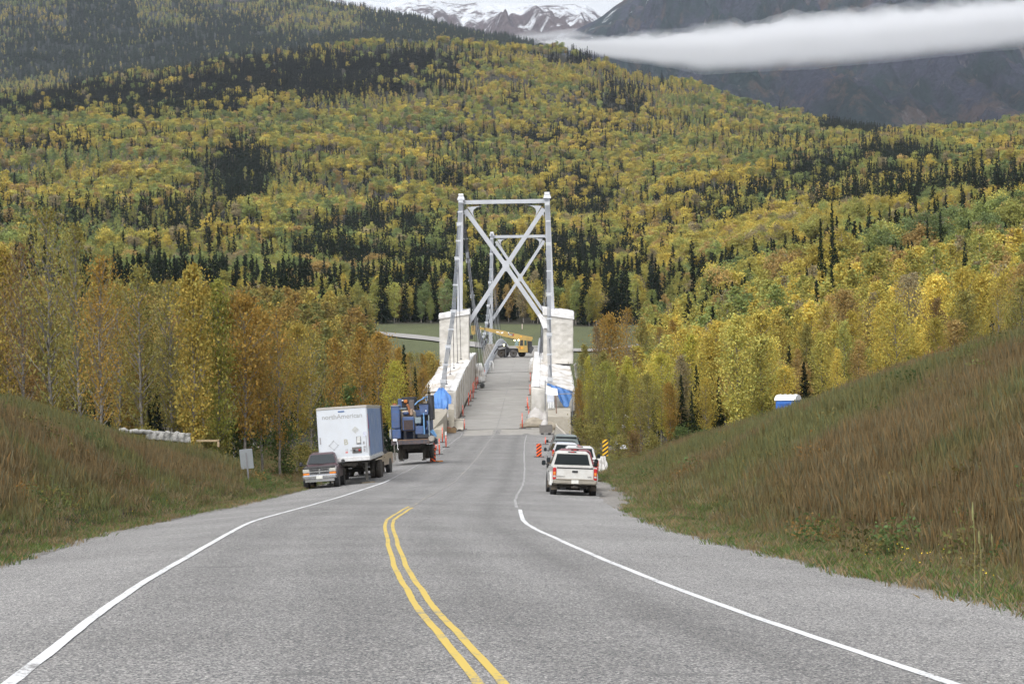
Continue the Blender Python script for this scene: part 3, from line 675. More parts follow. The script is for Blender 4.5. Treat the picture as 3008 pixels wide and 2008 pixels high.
# trees placed one by one: (u, v of the foot in the wide view, distance, height, kind, colour)
OR_ = (.34,.225,.065); GO = (.37,.29,.08); OL = (.26,.235,.08); YG = (.30,.30,.08); GR = (.10,.135,.05); BR = (.21,.145,.07); LY = (.42,.385,.08)
HAND = [(1545,1008,174,4.6,'sp',None),(1635,1000,182,5.2,'sp',None),(1500,1015,180,4.2,'sp',None),(1588,1004,168,3.8,'sp',None),
 (975,930,300,9,'as',OR_),(990,930,310,9.3,'as',GO),(1003,925,320,9,'sa',OR_),(958,930,295,8.6,'sa',OL),(940,930,290,8.4,'as',OR_),(996,950,296,7,'bu',OL),
 (1345,935,262,8.4,'as',OL),(1372,925,266,10,'sa',BR),(1408,920,272,11.3,'as',OR_),(1440,915,280,12.2,'sa',OR_),(1475,905,288,10.5,'as',OL),(1515,905,296,9.6,'sa',OR_),(1550,900,302,10.6,'as',OR_),(1590,895,312,9.4,'sa',OL),(1625,890,320,9.5,'as',OR_),(1390,950,250,7.5,'as',OL),(1455,950,246,7.6,'sa',BR),(1500,945,250,7,'as',OL),(835,945,232,8.2,'as',GO),(865,942,238,8.6,'as',OR_),(893,940,242,8.2,'as',OR_),(920,940,250,7.6,'as',OR_),(945,938,258,7.2,'sa',OL),(968,945,262,6.2,'as',OR_),(900,975,215,5.5,'as',GO),(985,960,262,5.2,'sp',None),(875,960,222,7,'as',OL),
 (120,955,132,13.2,'sa',OL),(60,950,140,11.5,'sa',BR),(20,950,150,12,'as',GO),(185,960,128,12.0,'sa',OL),(235,985,120,10,'sa',OR_),(272,975,126,8.5,'sa',GO),(330,990,124,10,'sa',OL),(395,985,128,9.2,'sa',OL),
        (440,1003,122,10.2,'as',GO),(500,1005,124,9.6,'as',YG),(470,1000,132,9.8,'sa',GO),(560,1010,125,8.8,'as',OR_),(600,1015,128,8.2,'as',OR_),(640,1015,130,8.4,'sa',OR_),(680,1018,134,7.8,'as',GO),(715,1015,140,7.6,'sa',OL),
        (770,1010,150,7.5,'as',OR_),(830,990,165,8.4,'as',OR_),(870,985,175,8.2,'as',OR_),(905,1000,172,6.2,'as',LY),(925,1000,200,7.0,'as',OR_),(955,990,215,6.6,'sp',None),(925,990,225,6,'sp',None),(930,985,200,8,'sp',None),(890,990,190,7.4,'sp',None),
        (860,990,185,5.5,'sp',None),(800,1000,165,5.5,'bu',GR),(745,1020,140,4.2,'bu',GR),(650,1025,132,3.4,'bu',GR),(540,1015,126,3.6,'bu',GR),(480,1012,124,3,'bu',OL),(390,1000,122,2.6,'bu',GR),(300,985,120,2.8,'bu',GR),(180,970,122,3.4,'bu',GR),(90,955,124,3.6,'bu',GR),(10,940,126,3.6,'bu',GR),(700,1035,128,2.2,'bu',OL),
        (1345,985,205,3.2,'bu',BR),(1360,1000,200,4.6,'as',OL),(1385,1005,190,6.2,'as',OL),(1410,1015,180,6.4,'as',YG),(1432,1020,172,5.9,'as',OL),(1330,960,228,4.5,'as',OR_),(1350,930,250,6.4,'as',LY),(1395,1000,196,7,'as',YG),
        (1470,1020,168,4.5,'sa',BR),(1490,1018,166,5.6,'as',OL),(1515,1012,176,7.4,'as',LY),(1540,1010,172,4.8,'as',OR_),(1565,1005,178,5.4,'sp',None),(1600,1000,172,5.8,'sp',None),(1585,1000,185,9,'as',LY),(1625,990,190,5,'as',OR_),(1650,990,180,4.8,'sp',None),
        (1690,975,190,8.5,'as',OL),(1735,965,196,9.2,'as',GO),(1790,950,205,9.5,'as',GO),(1850,930,190,7.5,'as',OL),(1900,915,200,9,'as',GO),(1960,900,210,9,'as',OL),(2030,885,200,9.5,'as',OL),(2100,870,205,8,'as',GO),(1455,1015,175,6.3,'as',LY),(1440,985,200,7,'as',LY),
        (1420,1040,150,2.2,'bu',OL),(1450,1035,152,2.4,'bu',BR),(1500,1035,150,2.2,'bu',OL),(1560,1015,155,2.6,'bu',GR),(1615,1005,150,2.4,'bu',GR),(1375,1035,168,2.6,'bu',OL),(1350,1020,185,2.8,'bu',OL),(1330,1000,205,3,'bu',OL),(2349,880,150,7.5,'as',OL),(2290,880,160,7.5,'sa',GO),(2220,880,170,7.5,'as',OL),(2150,880,180,7.5,'as',BR),
        (1885,660,420,14,'sp',None),(1912,650,430,16.5,'sp',None),(2130,640,450,13,'sp',None),(2160,640,455,14.5,'sp',None),(2225,660,440,14,'sp',None),(2280,660,450,12,'sp',None),(2310,665,430,13.5,'sp',None),(2050,660,440,9.5,'sp',None),(2085,665,430,10,'sp',None),(1885,830,330,8,'sp',None),(1905,800,350,7,'sp',None)]
def hand():
    R_ = np.random.default_rng(17)
    for (u, v, D, h, k, colr) in HAND:
        p = atp(u, v, D); z = Hs(p.x, p.y)
        if D < 400: z = min(z, p.z+2.0) if z > p.z+2 else z
        if k == 'sp': pr, h0, nm, kw, cat = N_SPR[R_.integers(0, 3)], 13, 'spruce_tree', 'spruce', 'tree'; colr = (.024, .038, .022)
        elif k == 'as': pr, h0, nm, kw, cat = N_ASP[R_.integers(0, 4)], 11, 'aspen_tree', 'aspen', 'tree'
        elif k == 'sa': pr, h0, nm, kw, cat = N_SPA[R_.integers(0, 3)], 12, 'birch_tree', 'birch', 'tree'
        else: pr, h0, nm, kw, cat = N_BSH[R_.integers(0, 2)], 3.2, 'shrub', 'shrub', 'shrub'
        top = atp(u, v, D).z+h; h2 = max(h*.75, min(top-z, h*1.6)) if k != 'bu' else h
        s = h2/h0; wv = h/h0*R_.uniform(.78, 1.0)
        tree(nm, pr, (p.x, p.y, z-.1), s, wv, R_.random()*6.28, colr, BARK_P, cat, kw)
hand()
def name_trees():
    """every tree gets a label: colour and kind, where it stands, and its rank from the left among those like it"""
    def colour(kw, c, s):
        if kw == 'spruce': return 'dark green'
        r, g, b = c; q = g/r
        return 'orange' if q < .6 else 'golden' if q < .7 else 'olive' if q < .9 else 'lime' if q < 1.05 else 'green'
    def place(x, y, u):
        if y < 262: return ('left of the road' if u < 700 else 'behind the white trailer' if u < 900 else 'left of the bridge approach') if x < cxr(y) else ('right of the bridge approach' if u < 1500 else 'beyond the brown hill')
        if y < 545: return 'on the left river bank' if u < 1150 else ('on the right river bank' if u < 1650 else 'on the slope behind the toilet')
        return 'at the wood edge across the river'
    G = {}
    for o, kw, c, s, loc in TREES:
        u = 1174.5+5000*loc[0]/loc[1]; G.setdefault((colour(kw, c, s)+' '+kw, place(loc[0], loc[1], u)), []).append((u, o))
    od = ['leftmost', 'second from left', 'third from left', 'fourth from left', 'fifth from left', 'sixth from left', 'seventh from left', 'eighth from left']
    for (a, b), L in G.items():
        L.sort(key=lambda q: q[0]); n = len(L)
        for i, (u, o) in enumerate(L):
            if n == 1: t = '%s %s, only one of its colour' % (a, b)
            elif i < 8: t = '%s %s, %s of that colour' % (a, b, od[i])
            elif i >= n-3: t = '%s %s, %s of that colour' % (a, b, ['rightmost', 'second from right', 'third from right'][n-1-i])
            else: t = '%s %s, among the middle ones' % (a, b)
            o['label'] = t; o['group'] = '%ss %s' % (a, b)
name_trees()

# ============================================================ GRASS
def tuft(seed, n, h, spread, wdt, head=.0):
    R_ = np.random.default_rng(seed); V = []; L = []
    for i in range(n):
        p = R_.uniform(-1, 1, 2)*spread*1.3; az = R_.random()*6.28; hh = h*R_.uniform(.45, 1.15); ln = R_.normal(0, .13, 2)*hh; t = R_.random()*3.14; d = np.array([math.cos(t), math.sin(t)])*wdt*.5
        a = np.array([p[0], p[1], -.05]); m_ = np.array([p[0]+ln[0]*.4, p[1]+ln[1]*.4, hh*.6]); e = np.array([p[0]+ln[0], p[1]+ln[1], hh])
        dd = np.array([d[0], d[1], 0]); V += [a-dd, a+dd, m_+dd*(1+head), e+dd*.3]; V += [a-dd, m_+dd*(1+head), e+dd*.3, m_-dd*(1+head)]
        q = max(.4, R_.normal(1, .17)); wq = R_.normal(0, .09); L += [(q*(1+wq), q, q*(1-wq), 1)]*8
    V = np.array(V); return npmesh('t', V, np.arange(len(V)).reshape(-1, 4), LEAF_I, attrs={'lv': ('FLOAT_COLOR', 'POINT', np.array(L))}, lnk=False)
def grass():
    R_ = np.random.default_rng(3); P = []
    for (x0, x1, y0, y1, dn) in ((-34, -8, 24, 60, 9), (-40, -8, 60, 130, 7), (2, 20, 20, 60, 13), (1, 34, 60, 150, 8), (-40, -10, 130, 175, 3), (4, 40, 150, 200, 2.5)):
        n = int((x1-x0)*(y1-y0)*dn); P.append(np.stack([R_.uniform(x0, x1, n), R_.uniform(y0, y1, n)], 1))
    P = np.concatenate(P); X, Y = P[:, 0], P[:, 1]; o = X-cxr(Y); d = np.abs(o)-HW
    bare = ((np.abs(Y-129-(X+13)*.35) < 3.0) & (X < -10.5) & (X > -30)) | ((fbm(X/2.6, Y/4, 31) > .675) & (d > 2.2) & (d < 4.5) & (o > 0) & (Y < 60))
    near_ = fbm(X/1.1, Y/1.1, 77)
    keep = (d > -.1+near_*.7) & ~(bare & (R_.random(len(X)) < .88)); keep &= np.abs(X/Y) < .30; keep &= ~((o > 0) & (Y > 80) & (Y < 128) & (d < .8*sstep(76, 92, Y)*(1-sstep(112, 128, Y))+near_*.8))
    X, Y, d, o = X[keep], Y[keep], d[keep], o[keep]; n = len(X)
    vg = 1-sstep(.8, 2.6+1.2*(o > 0), d+(fbm(X/3, Y/3, 78)-.5)*2.2)              # green verge next to the gravel
    ol = sstep(.42, .58, fbm(X/5, Y/8, 79)*.7+fbm(X/1.7, Y/1.7, 80)*.3)
    brn = np.array([.225, .170, .090]); olv = np.array([.19, .186, .082]); grn = np.array([.155, .205, .07]); tan = np.array([.29, .23, .13])
    C = brn*(1-ol[:, None])+olv*ol[:, None]; g2 = np.where((R_.random(n) < .5)[:, None], tan, grn); C = C*(1-vg[:, None])+g2*vg[:, None]
    C = C*(1+R_.normal(0, .05, (n, 1)))*(.82+.36*fbm(X/.9, Y/.9, 83))[:, None]; C = np.clip(np.concatenate([C, np.ones((n, 1))], 1), .01, 1)
    tall = 1-.62*vg; s = tall*R_.uniform(.7, 1.25, n); s = s*(.75+.25*sstep(1, 5, d)); ws = .7+.5*R_.random(n)
    protos = [tuft(i, 90, .50, .48, .0075, .4) for i in (1, 2, 3)]+[tuft(7, 60, .58, .5, .008, 1.2)]
    pid = R_.integers(0, 4, n); Z = H(X, Y)
    scatter('grass', np.stack([X, Y, Z], 1), R_.random(n)*6.28, np.stack([ws, ws, s], 1), pid, C, protos, 'reddish brown and green roadside grass on both banks', 'grass')
grass()

def weed_clumps():
    """low leafy weeds and willow sprouts dotted over both banks"""
    R_ = np.random.default_rng(12); n = 2600; X = np.concatenate([R_.uniform(-34, -9, n), R_.uniform(3, 32, n)]); Y = np.concatenate([R_.uniform(28, 135, n), R_.uniform(24, 150, n)])
    d = np.abs(X-cxr(Y))-HW; keep = (d > 1.2) & (fbm(X/4, Y/6, 91) > .50+.1*R_.random(2*n)) & (np.abs(X/Y) < .30); X, Y = X[keep], Y[keep]; n = len(X)
    protos = []
    for s_ in (1, 2, 3):
        q = np.random.default_rng(s_); C = q.normal(0, 1, (150, 3))*[.20, .20, .20]+[0, 0, .38]; V, f = quads(C, .055*q.uniform(.6, 1.3, 150), R_=q); protos.append(npmesh('w', V, f, LEAF_I, attrs={'lv': ('FLOAT_COLOR', 'POINT', lv_for(150, .15, .08, None, q))}, lnk=False))
    pal = np.array([(.10,.14,.055), (.15,.165,.06), (.20,.17,.07), (.24,.15,.06), (.12,.12,.05)]); C = pal[R_.integers(0, 5, n)]*(1+R_.normal(0, .12, (n, 1))); C = np.clip(np.concatenate([C, np.ones((n, 1))], 1), .01, 1)
    s = R_.uniform(.5, 1.15, n); scatter('weeds', np.stack([X, Y, H(X, Y)], 1), R_.random(n)*6.28, np.stack([s*R_.uniform(.8, 1.4, n), s, s], 1), R_.integers(0, 3, n), C, protos, 'low leafy green and brown weeds dotted over both grassy banks', 'weeds')
weed_clumps()
# ============================================================ THE BRIDGE
STEEL = M('grey_bridge_paint', (.46, .48, .52), .45, .1, .06, .6, ((.28, .27, .26), .25)); CABLE = M('galvanised_cable', (.30, .32, .35), .4, .5, .1, 3)
DARK = M('dark_wire', (.05, .05, .055), .5, .3); CONC = M('bridge_concrete', (.40, .37, .31), .9, 0, .12, .8, ((.22, .19, .15), .5), .01, 6)
DECKM = M('deck_asphalt', (.315, .305, .285), .9, 0, .10, .25, ((.19, .18, .165), .6), .004, 30)
BR = empty('suspension_bridge', (cxr(250.)*1.0, 250, float(zr(250.))), label='grey steel suspension bridge with two crossed towers and a rising deck over the river', cat='bridge')
def axis(y): return float(np.interp(y, [250, 312, 480, 600], [-2.05, -.80, 2.05, 4.1]))
def hw(y): return 4.05
def deck():
    ys = list(np.arange(250, 562, 2.0)); mb = MB(); r = []
    for y in ys:
        c, z = axis(y), float(zr(y)); w_ = 4.95 if 258 < y < 345 else (4.15 if y > 344 else 5.6)
        r.append([(c-w_, y, z), (c, y, z+.07), (c+w_, y, z), (c+w_, y, z-.5), (c-w_, y, z-.5)])
    mb.loft([[Vector(p) for p in q] for q in r]); d = mb.build('deck', DECKM, BR, world=True)
    j = MB()
    for y in (250.4, 312, 350, 396, 440):
        c, z = axis(y), float(zr(y)); j.box((c, y, z+.04), (8.1, .22 if y in (350, 400.5) else .09, .08))
    j.build('expansion_joint', M('joint_rubber', (.10, .10, .10), .9), BR, world=True)
    ln = MB()
    for y in np.arange(250.5, 556, 2.0):
        if fbm(np.array([y/4]), np.array([0.]), 5)[0] < .30: continue
        y1 = y+2.0; p = [(axis(q)+o_, q, float(zr(q))+.078) for q, o_ in ((y, -.055), (y, .055), (y1, .055), (y1, -.055))]; ln.quad(*p)
    ln.build('centre_line', MYo, BR, world=True)
    t = MB()                                                     # stiffening trusses below the deck edges
    for s in (-1, 1):
        o = 4.5*s
        for dz in (-.75, -2.9):
            for y in np.arange(262, 540, 8.): t.bar((axis(y)+o, y, float(zr(y))+dz), (axis(y+8)+o, y+8, float(zr(y+8))+dz), .35, .4)
        for i, y in enumerate(np.arange(262, 540, 4.)):
            a, b = (-.75, -2.9) if i % 2 else (-2.9, -.75); t.bar((axis(y)+o, y, float(zr(y))+a), (axis(y+4)+o, y+4, float(zr(y+4))+b), .18, .18)
    t.build('stiffening_truss', STEEL, BR, world=True)
    for s in (-1, 1):                                            # parapet of rails on posts
        g = MB(); post = MB()
        y0 = 346
        for y in np.arange(y0, 556, 3.0):
            for h_, r_ in ((.25, .26), (.72, .10), (1.05, .10)): g.bar((axis(y)+4.0*s, y, float(zr(y))+h_), (axis(y+3)+4.0*s, y+3, float(zr(y+3))+h_), .12, r_)
            post.bar((axis(y)+4.12*s, y, float(zr(y))-.2), (axis(y)+4.12*s, y, float(zr(y))+1.62), .14, .2, (0, 1, 0))
        for y in np.arange(y0, 556, 3.0): g.bar((axis(y)+4.2*s, y, float(zr(y))+1.45), (axis(y+3)+4.2*s, y+3, float(zr(y+3))+1.45), .16, .26)
        g.build('railing', STEEL, BR, world=True); post.build('railing_post', STEEL, BR, world=True)
deck()
def pier_tower(D, Lt, Lb, Rt, Rb, beam, X0, TL, TR, BL, BRr, wl, wr, wb):
    """tower from photo pixels at distance D: leg tops and bottoms, beam line, crossing and the four brace ends"""
    s = F/D; P = lambda p: at(p[0], p[1], D)
    legs = []
    for (t_, b_, w0, w1) in ((Lt, Lb, wl[0], wl[1]), (Rt, Rb, wr[0], wr[1])):
        a, b = P(b_), P(t_); dv = (b-a).normalized(); rings = []
        for p, w_ in ((a, w1/s), (b, w0/s)):
            rings.append([p+Vector((x*w_/2, y*.75, 0)) for x, y in ((-1,-1),(1,-1),(1,1),(-1,1))])
        m = MB(); m.loft(rings); lg = m.build('tower_leg', STEEL, BR, world=True)
        bb = b+Vector((0, 0, -.28)); c = MB(); c.box(bb+Vector((0, 0, .30)), (w0/s+.42, 1.9, .52), top=(.72, .7)); c.build('cable_saddle', STEEL, BR, world=True); c = MB(); c.rbox(bb+Vector((0, 0, .74)), (w0/s*1.05, 1.5, .34), .04)
        cp = c.build('saddle_cap', M('white_cap', (.75, .76, .78), .5), BR, world=True); legs.append(b)
    th = .62
    def web(a, b, wd, mb): mb.bar(a, b, th, wd, (0, 1, 0)) if False else mb.loft([[p+o for o in (Vector((0, -th/2, 0))+n*wd/2, Vector((0, th/2, 0))+n*wd/2, Vector((0, th/2, 0))-n*wd/2, Vector((0, -th/2, 0))-n*wd/2)] for p, n in ((a, nn_(a, b)), (b, nn_(a, b)))])
    def nn_(a, b): d = (b-a).normalized(); return Vector((-d.z, 0, d.x))
    cb = MB(); a, b = P(beam[0]), P(beam[1]); web(a, b, wb/s, cb)
    # rounded haunch plates in the corners
    def gus(c, e1, e2, r, mb):
        d1 = (e1-c).normalized(); d2 = (e2-c).normalized(); pts = [c]
        ang = math.acos(max(-1, min(1, d1.dot(d2)))); t_ = r/math.tan(ang/2); q1, q2 = c+d1*t_, c+d2*t_
        for k in range(9):
            u_ = k/8; pts.append(q1*(1-u_)**2+c*2*u_*(1-u_)*(1.0)+q2*u_**2) if True else None
        Y = Vector((0, th*.46, 0)); mb.loft([[p-Y for p in pts], [p+Y for p in pts]])
    x = P(X0); br = MB(); bw = 10.8/s*(D/312 if D < 400 else 1)
    bw = .62
    for e in (TL, TR, BL, BRr): th -= .012; web(x, P(e), bw, br)
    th = .62
    for e1, e2 in ((TL, TR), (TR, BRr), (BRr, BL), (BL, TL)): gus(x, P(e1), P(e2), 1.25, br)
    br.loft([[x+Vector((a_, d_, b_)) for a_, b_ in ((0, .75), (.55, 0), (0, -.75), (-.55, 0))] for d_ in (-th*.52, th*.52)])
    gus(P(TL)+Vector((.3, 0, .4)), b, x, 1.35, cb); gus(P(TR)+Vector((-.3, 0, .4)), a, x, 1.35, cb)
    gus(P(TL)+Vector((0, 0, -.1)), P(Lb), x, .55, cb); gus(P(TR)+Vector((0, 0, -.1)), P(Rb), x, .55, cb)
    cb.build('tower_crossbeam', STEEL, BR, world=True); br.build('tower_brace', STEEL, BR, world=True)
    pr = MB()
    for q in (Lb, Rb):
        c = P(q); pr.rbox((c.x, c.y, (c.z-22)/2), (3.4, 3.6, c.z+22), .1)
    pr.build('tower_pier', CONC, BR, world=True)
    return legs
TN = pier_tower(312, (1354.4, 583), (1349, 1085), (1607, 578), (1626, 1085), ((1361, 594.5), (1604, 590.5)), (1486, 781), (1367, 617), (1597, 613), (1352, 985), (1626, 985), (13.5, 17), (14.5, 20), 11.5)
TF = pier_tower(480, (1445, 690), (1441, 1010), (1609, 687), (1618, 1010), ((1449, 695.5), (1607, 693.5)), (1528, 815), (1457, 709), (1598, 707), (1443, 944), (1616, 942), (9.5, 11), (10, 12), 8.2)
def cable_run(pts, nclamp, clampcol, name='main_cable', spread=.42):
    """four parallel strands through pts with clamps"""
    def pos(t): k = min(int(t*(len(pts)-1)), len(pts)-2); f = t*(len(pts)-1)-k; return pts[k]*(1-f)+pts[k+1]*f
    mb = MB()
    for dx in (-1.5, -.5, .5, 1.5):
        for dz in (0, -.16): mb.tube([p+Vector((dx*spread/3, 0, dz)) for p in pts], .045, 5)
    o = mb.build(name, CABLE, BR, world=True)
    for k in range(nclamp):
        t = (k+.6)/nclamp; p = pos(t); q = pos(min(1, t+.01)); c = MB(); big_ = k % 2 == 0
        c.box(p+Vector((0, 0, -.05)), (spread+.28, .5, .42 if big_ else .2)); 
        if big_: c.box(p+Vector((0, 0, .2)), (spread+.36, .55, .14))
        cl = c.build('cable_clamp', M('pale_clamp', (.55, .57, .60), .5, .2), BR, world=True)
    return pos
CABLE_BL = [at(1355, 573, 312), at(1350, 640, 307), at(1344, 745, 300), at(1332, 915, 286), at(1315, 1030, 271), at(1299, 1142, 259.5)]
CABLE_BR_ = [at(1605, 569, 312), at(1611, 660, 307), at(1612.5, 800, 297), at(1613, 930, 286), at(1614, 1020, 276), at(1617, 1160, 262), at(1619, 1196, 257)]
pbl = cable_run(CABLE_BL, 11, 0); pbr = cable_run(CABLE_BR_, 11, 0)
def para(a, b, low, n=24):
    P = []
    for i in range(n+1):
        t = i/n; p = a*(1-t)+b*t; ztop = a.z*(1-t)+b.z*t; mid = (a.z+b.z)/2; p.z = ztop-(mid-low)*4*t*(1-t); P.append(p)
    return P
ML = para(at(1356, 573, 312), at(1445, 681, 480), .9); MR2 = para(at(1605, 569, 312), at(1609, 679, 480), .9)
pml = cable_run(ML, 22, 0, spread=.36); pmr = cable_run(MR2, 22, 0, spread=.36)
def hangers():
    for pos, s in ((pml, -1), (pmr, 1)):
        for k in range(1, 22):
            p = pos(k/22.); b = Vector((axis(p.y)+4.3*s, p.y, float(zr(p.y))+.2)); 
            if p.z-b.z < .4: continue
            m = MB(); m.cyl(p, b, .035, n=5); m.cyl(p+Vector((.22, 0, 0)), b+Vector((.22, 0, 0)), .035, n=5); m.box(p-(p-b).normalized()*min(1.1, (p-b).length*.4), (.34, .3, .9), top=(1.5, 1)); m.build('hanger', DARK if k % 2 else CABLE, BR, world=True)
    for k, (t, u1, v1) in enumerate(((.86, 1311.6, 1128), (.73, 1321, 1099), (.62, 1333.6, 1081), (.50, 1345.5, 1065), (.36, 1356.5, 1054))):
        p = pbl(t); q = at(u1, v1, p.y); q.x = q.x*.5+p.x*.5; m = MB(); m.cyl(p, (p.x+(q.x-p.x)*.9, p.y, q.z), .042, n=5); m.box((q.x*.9+p.x*.1, p.y, q.z), (.3, .4, .12)); m.build('hanger', DARK, BR, world=True)
        p = pbr(t); m = MB(); m.cyl(p, (p.x+.1, p.y, float(zr(p.y))+3.7), .04, n=5); m.build('hanger', DARK, BR, world=True)
hangers()
def abutment():
    # right: sloping concrete anchor block, left: wing walls; both hold the cable ends
    P = lambda u, v, D: at(u, v, D)
    a = MB(); z0 = -16
    def block(us, vt, D0, D1, vt2, zb, name, mat_=CONC):
        q = [P(us[0], vt, D0), P(us[1], vt, D0), P(us[1], vt2, D1), P(us[0], vt2, D1)]; m = MB()
        lo = [Vector((p.x, p.y, zb)) for p in q]; m.loft([lo, q]); return m.build(name, mat_, BR, world=True)
    block((1609, 1676), 1224, 243, 252, 1198, -14, 'anchor_block')
    block((1265, 1302), 1262, 236, 252, 1200, -13, 'anchor_block')
    m = MB(); q = [P(1277, 1205, 250), P(1313, 1204, 250), P(1310, 1215, 242), P(1270, 1262, 236)]
    w_ = MB(); w_.loft([[Vector((p.x, p.y, -13)) for p in q], q]); w_.build('wing_wall', CONC, BR, world=True)
    block((1317, 1334), 1202, 249, 256, 1186, -12, 'wing_wall')
    # white board and exposed strands at the right cable end
    b = MB()
    for k in range(4): b.cyl(P(1612.5+k*4.6, 1181, 254), P(1611+k*5.2, 1199, 250), .07, n=6)
    b.build('anchor_strand', M('white_strand', (.62, .62, .60), .5), BR, world=True)
    b = MB(); b.rbox(P(1617.5, 1170, 254.6), (.8, .10, .85), .02); b.build('splice_cover', M('pale_board', (.60, .63, .70), .5), BR, world=True)
abutment()

# ------------------------------------------------------------ wrinkled sheets
def cloth_mat(name, c0, c1, wr=.04, sc=1.2, stain=None):
    m, t, b = newmat(name); b.inputs['Roughness'].default_value = .55
    n = noise(t, .55, 5, stretch=(1, .35, 1.6)); c = ramp(t, n, [(.40, c1), (.56, c0)])
    if stain: c = mixc(t, ramp(t, noise(t, .9, 6, stretch=(.5, .6, 1)), [(.56, 0), (.72, .7)]), c, stain)
    t.links.new(c, b.inputs['Base Color']); bump(t, b, noise(t, sc*3, 4, stretch=(1, .3, 1.8)), wr); return m
TARPW = cloth_mat('white_tarp', (.74, .735, .72), (.50, .455, .40), .12, 1.0, (.46, .40, .33)); TARPG = cloth_mat('beige_tarp', (.56, .54, .505), (.46, .44, .40), .06, 1.5); TARPB = cloth_mat('blue_tarp', (.10, .25, .58), (.075, .19, .47), .05, 1.5)
def sheet(P, nu, nv, amp, seed, folds=None, thick=.03):
    """P(s, t) -> Vector; a crumpled sheet with thickness"""
    V = [[P(i/nu, j/nv) for i in range(nu+1)] for j in range(nv+1)]; mb = MB(); pts = []
    for j in range(nv+1):
        for i in range(nu+1):
            a = V[j][min(i+1, nu)]-V[j][max(i-1, 0)]; b = V[min(j+1, nv)][i]-V[max(j-1, 0)][i]; n = a.cross(b)
            n = n.normalized() if n.length > 1e-9 else Vector((0, -1, 0)); s, t = i/nu, j/nv
            d = (float(fbm(np.array([s*nu*.33+seed*7.1]), np.array([t*nv*.22+seed*3.3]), seed, 4)[0])-.5)*2*amp
            if folds: d += folds(s, t)
            pts.append(V[j][i]+n*d); 
    N = len(pts); vs = pts+[p+Vector((0, thick*.7, -thick)) for p in pts]; fs = []
    for j in range(nv):
        for i in range(nu):
            q = j*(nu+1)+i; fs.append((q, q+1, q+nu+2, q+nu+1)); fs.append((N+q, N+q+nu+1, N+q+nu+2, N+q+1))
    e = [j*(nu+1) for j in range(nv+1)], [j*(nu+1)+nu for j in range(nv+1)], list(range(nu+1)), list(range(nv*(nu+1), N))
    for L in e:
        for a, b in zip(L, L[1:]): fs.append((a, b, N+b, N+a))
    return mb.add(vs, fs)
def bil(a, b, c, d): return lambda s, t: (a*(1-s)+b*s)*(1-t)+(d*(1-s)+c*s)*t
# side enclosures: a path of frames along the deck, each frame (inner foot, inner top, outer top, outer foot)
def enclosure(name, frames, seed, lab, endm, shoulder=.9):
    root = empty(name, frames[0][0], label=lab, cat='tarp shelter', group='tarp shelters wrapped round the bridge'); root.location = frames[0][0]
    def F_(k): 
        def f(t):
            t = t*(len(frames)-1); i = min(int(t), len(frames)-2); q = t-i; return frames[i][k]*(1-q)+frames[i+1][k]*q
        return f
    f0, f1, f2, f3 = F_(0), F_(1), F_(2), F_(3)
    nb = 12
    def bays(t): return -.16*abs(math.sin(math.pi*t*nb))**.7
    def sh(t): return f1(t)*(1-.20)+f2(t)*.20+Vector((0, 0, .12))
    def inner(s, t): p = f0(t)*(1-s)+f1(t)*s; return p
    m = sheet(lambda s, t: f0(t)*(1-s)+f1(t)*s, 10, 90, .05, seed, lambda s, t: bays(t)*.35*math.sin(math.pi*s)); m.build('side_sheet', TARPG, root, smooth=True, world=True)
    m = sheet(lambda s, t: (f1(t)+Vector((0, -.0, .03)))*(1-s)+sh(t)*s, 6, 90, .07, seed+1, lambda s, t: bays(t)*.3); m.build('shoulder_sheet', cloth_mat('white_tarp_clean', (.77, .77, .77), (.60, .585, .56), .05), root, smooth=True, world=True)
    m = sheet(lambda s, t: sh(t)*(1-s)+f2(t)*s, 22, 90, .20, seed+2, lambda s, t: -bays(t)*1.2*math.sin(math.pi*s)-.15*math.sin(math.pi*s)); m.build('top_sheet', TARPW, root, smooth=True, world=True)
    m = sheet(lambda s, t: f2(t)*(1-s)+f3(t)*s, 10, 60, .16, seed+3, None); m.build('outer_sheet', TARPG, root, smooth=True, world=True)
    e = frames[0]; 
    m = sheet(lambda s, t: (e[0]*(1-s)+e[3]*s)*(1-t)+(e[1]*(1-s)+e[2]*s)*t+Vector((0, -.06, 0)), 20, 14, .16, seed+4, lambda s, t: .10*math.sin(s*26+t*5)*(1-t)); m.build('end_sheet', endm, root, smooth=True, world=True)
    e = frames[-1]; m = sheet(lambda s, t: (e[0]*(1-s)+e[3]*s)*(1-t)+(e[1]*(1-s)+e[2]*s)*t, 12, 8, .1, seed+5); m.build('end_sheet', TARPG, root, smooth=True, world=True)
    fr = MB()                                                    # timber laths and ropes that hold the sheets
    for k in range(nb+1):
        t = k/nb; fr.cyl(f0(t)+Vector((.05 if seed < 50 else -.05, 0, 0)), f1(t)+Vector((.05 if seed < 50 else -.05, 0, .02)), .03, n=5)
    fr.build('lath', M('timber', (.36, .29, .2), .8), root, world=True)
    return root
def frm(D, ui, vf, vt, uo, vo, vof):
    ui += (-16 if ui < 1504 else 3)*265/D
    ft = at(ui, vf, D); ft.z = float(zr(D))-.15
    return [ft, at(ui-(.4 if ui < 1504 else -.4), vt, D), at(uo, vo, D), at(uo, vof, D)]
LF = [frm(266, 1357, 1226, 1146, 1237, 1158, 1215), frm(273, 1366, 1200, 1124, 1254, 1127, 1185), frm(290, 1381, 1160, 1088, 1276, 1102, 1160), frm(306, 1395, 1125, 1062, 1288, 1080, 1130), frm(322, 1405, 1098, 1044, 1310, 1064, 1100), frm(342, 1414, 1070, 1036, 1345, 1046, 1076)]
enclosure('side_shelter', LF, 11, 'long white and beige tarp shelter lying over the left bridge parapet', TARPG)
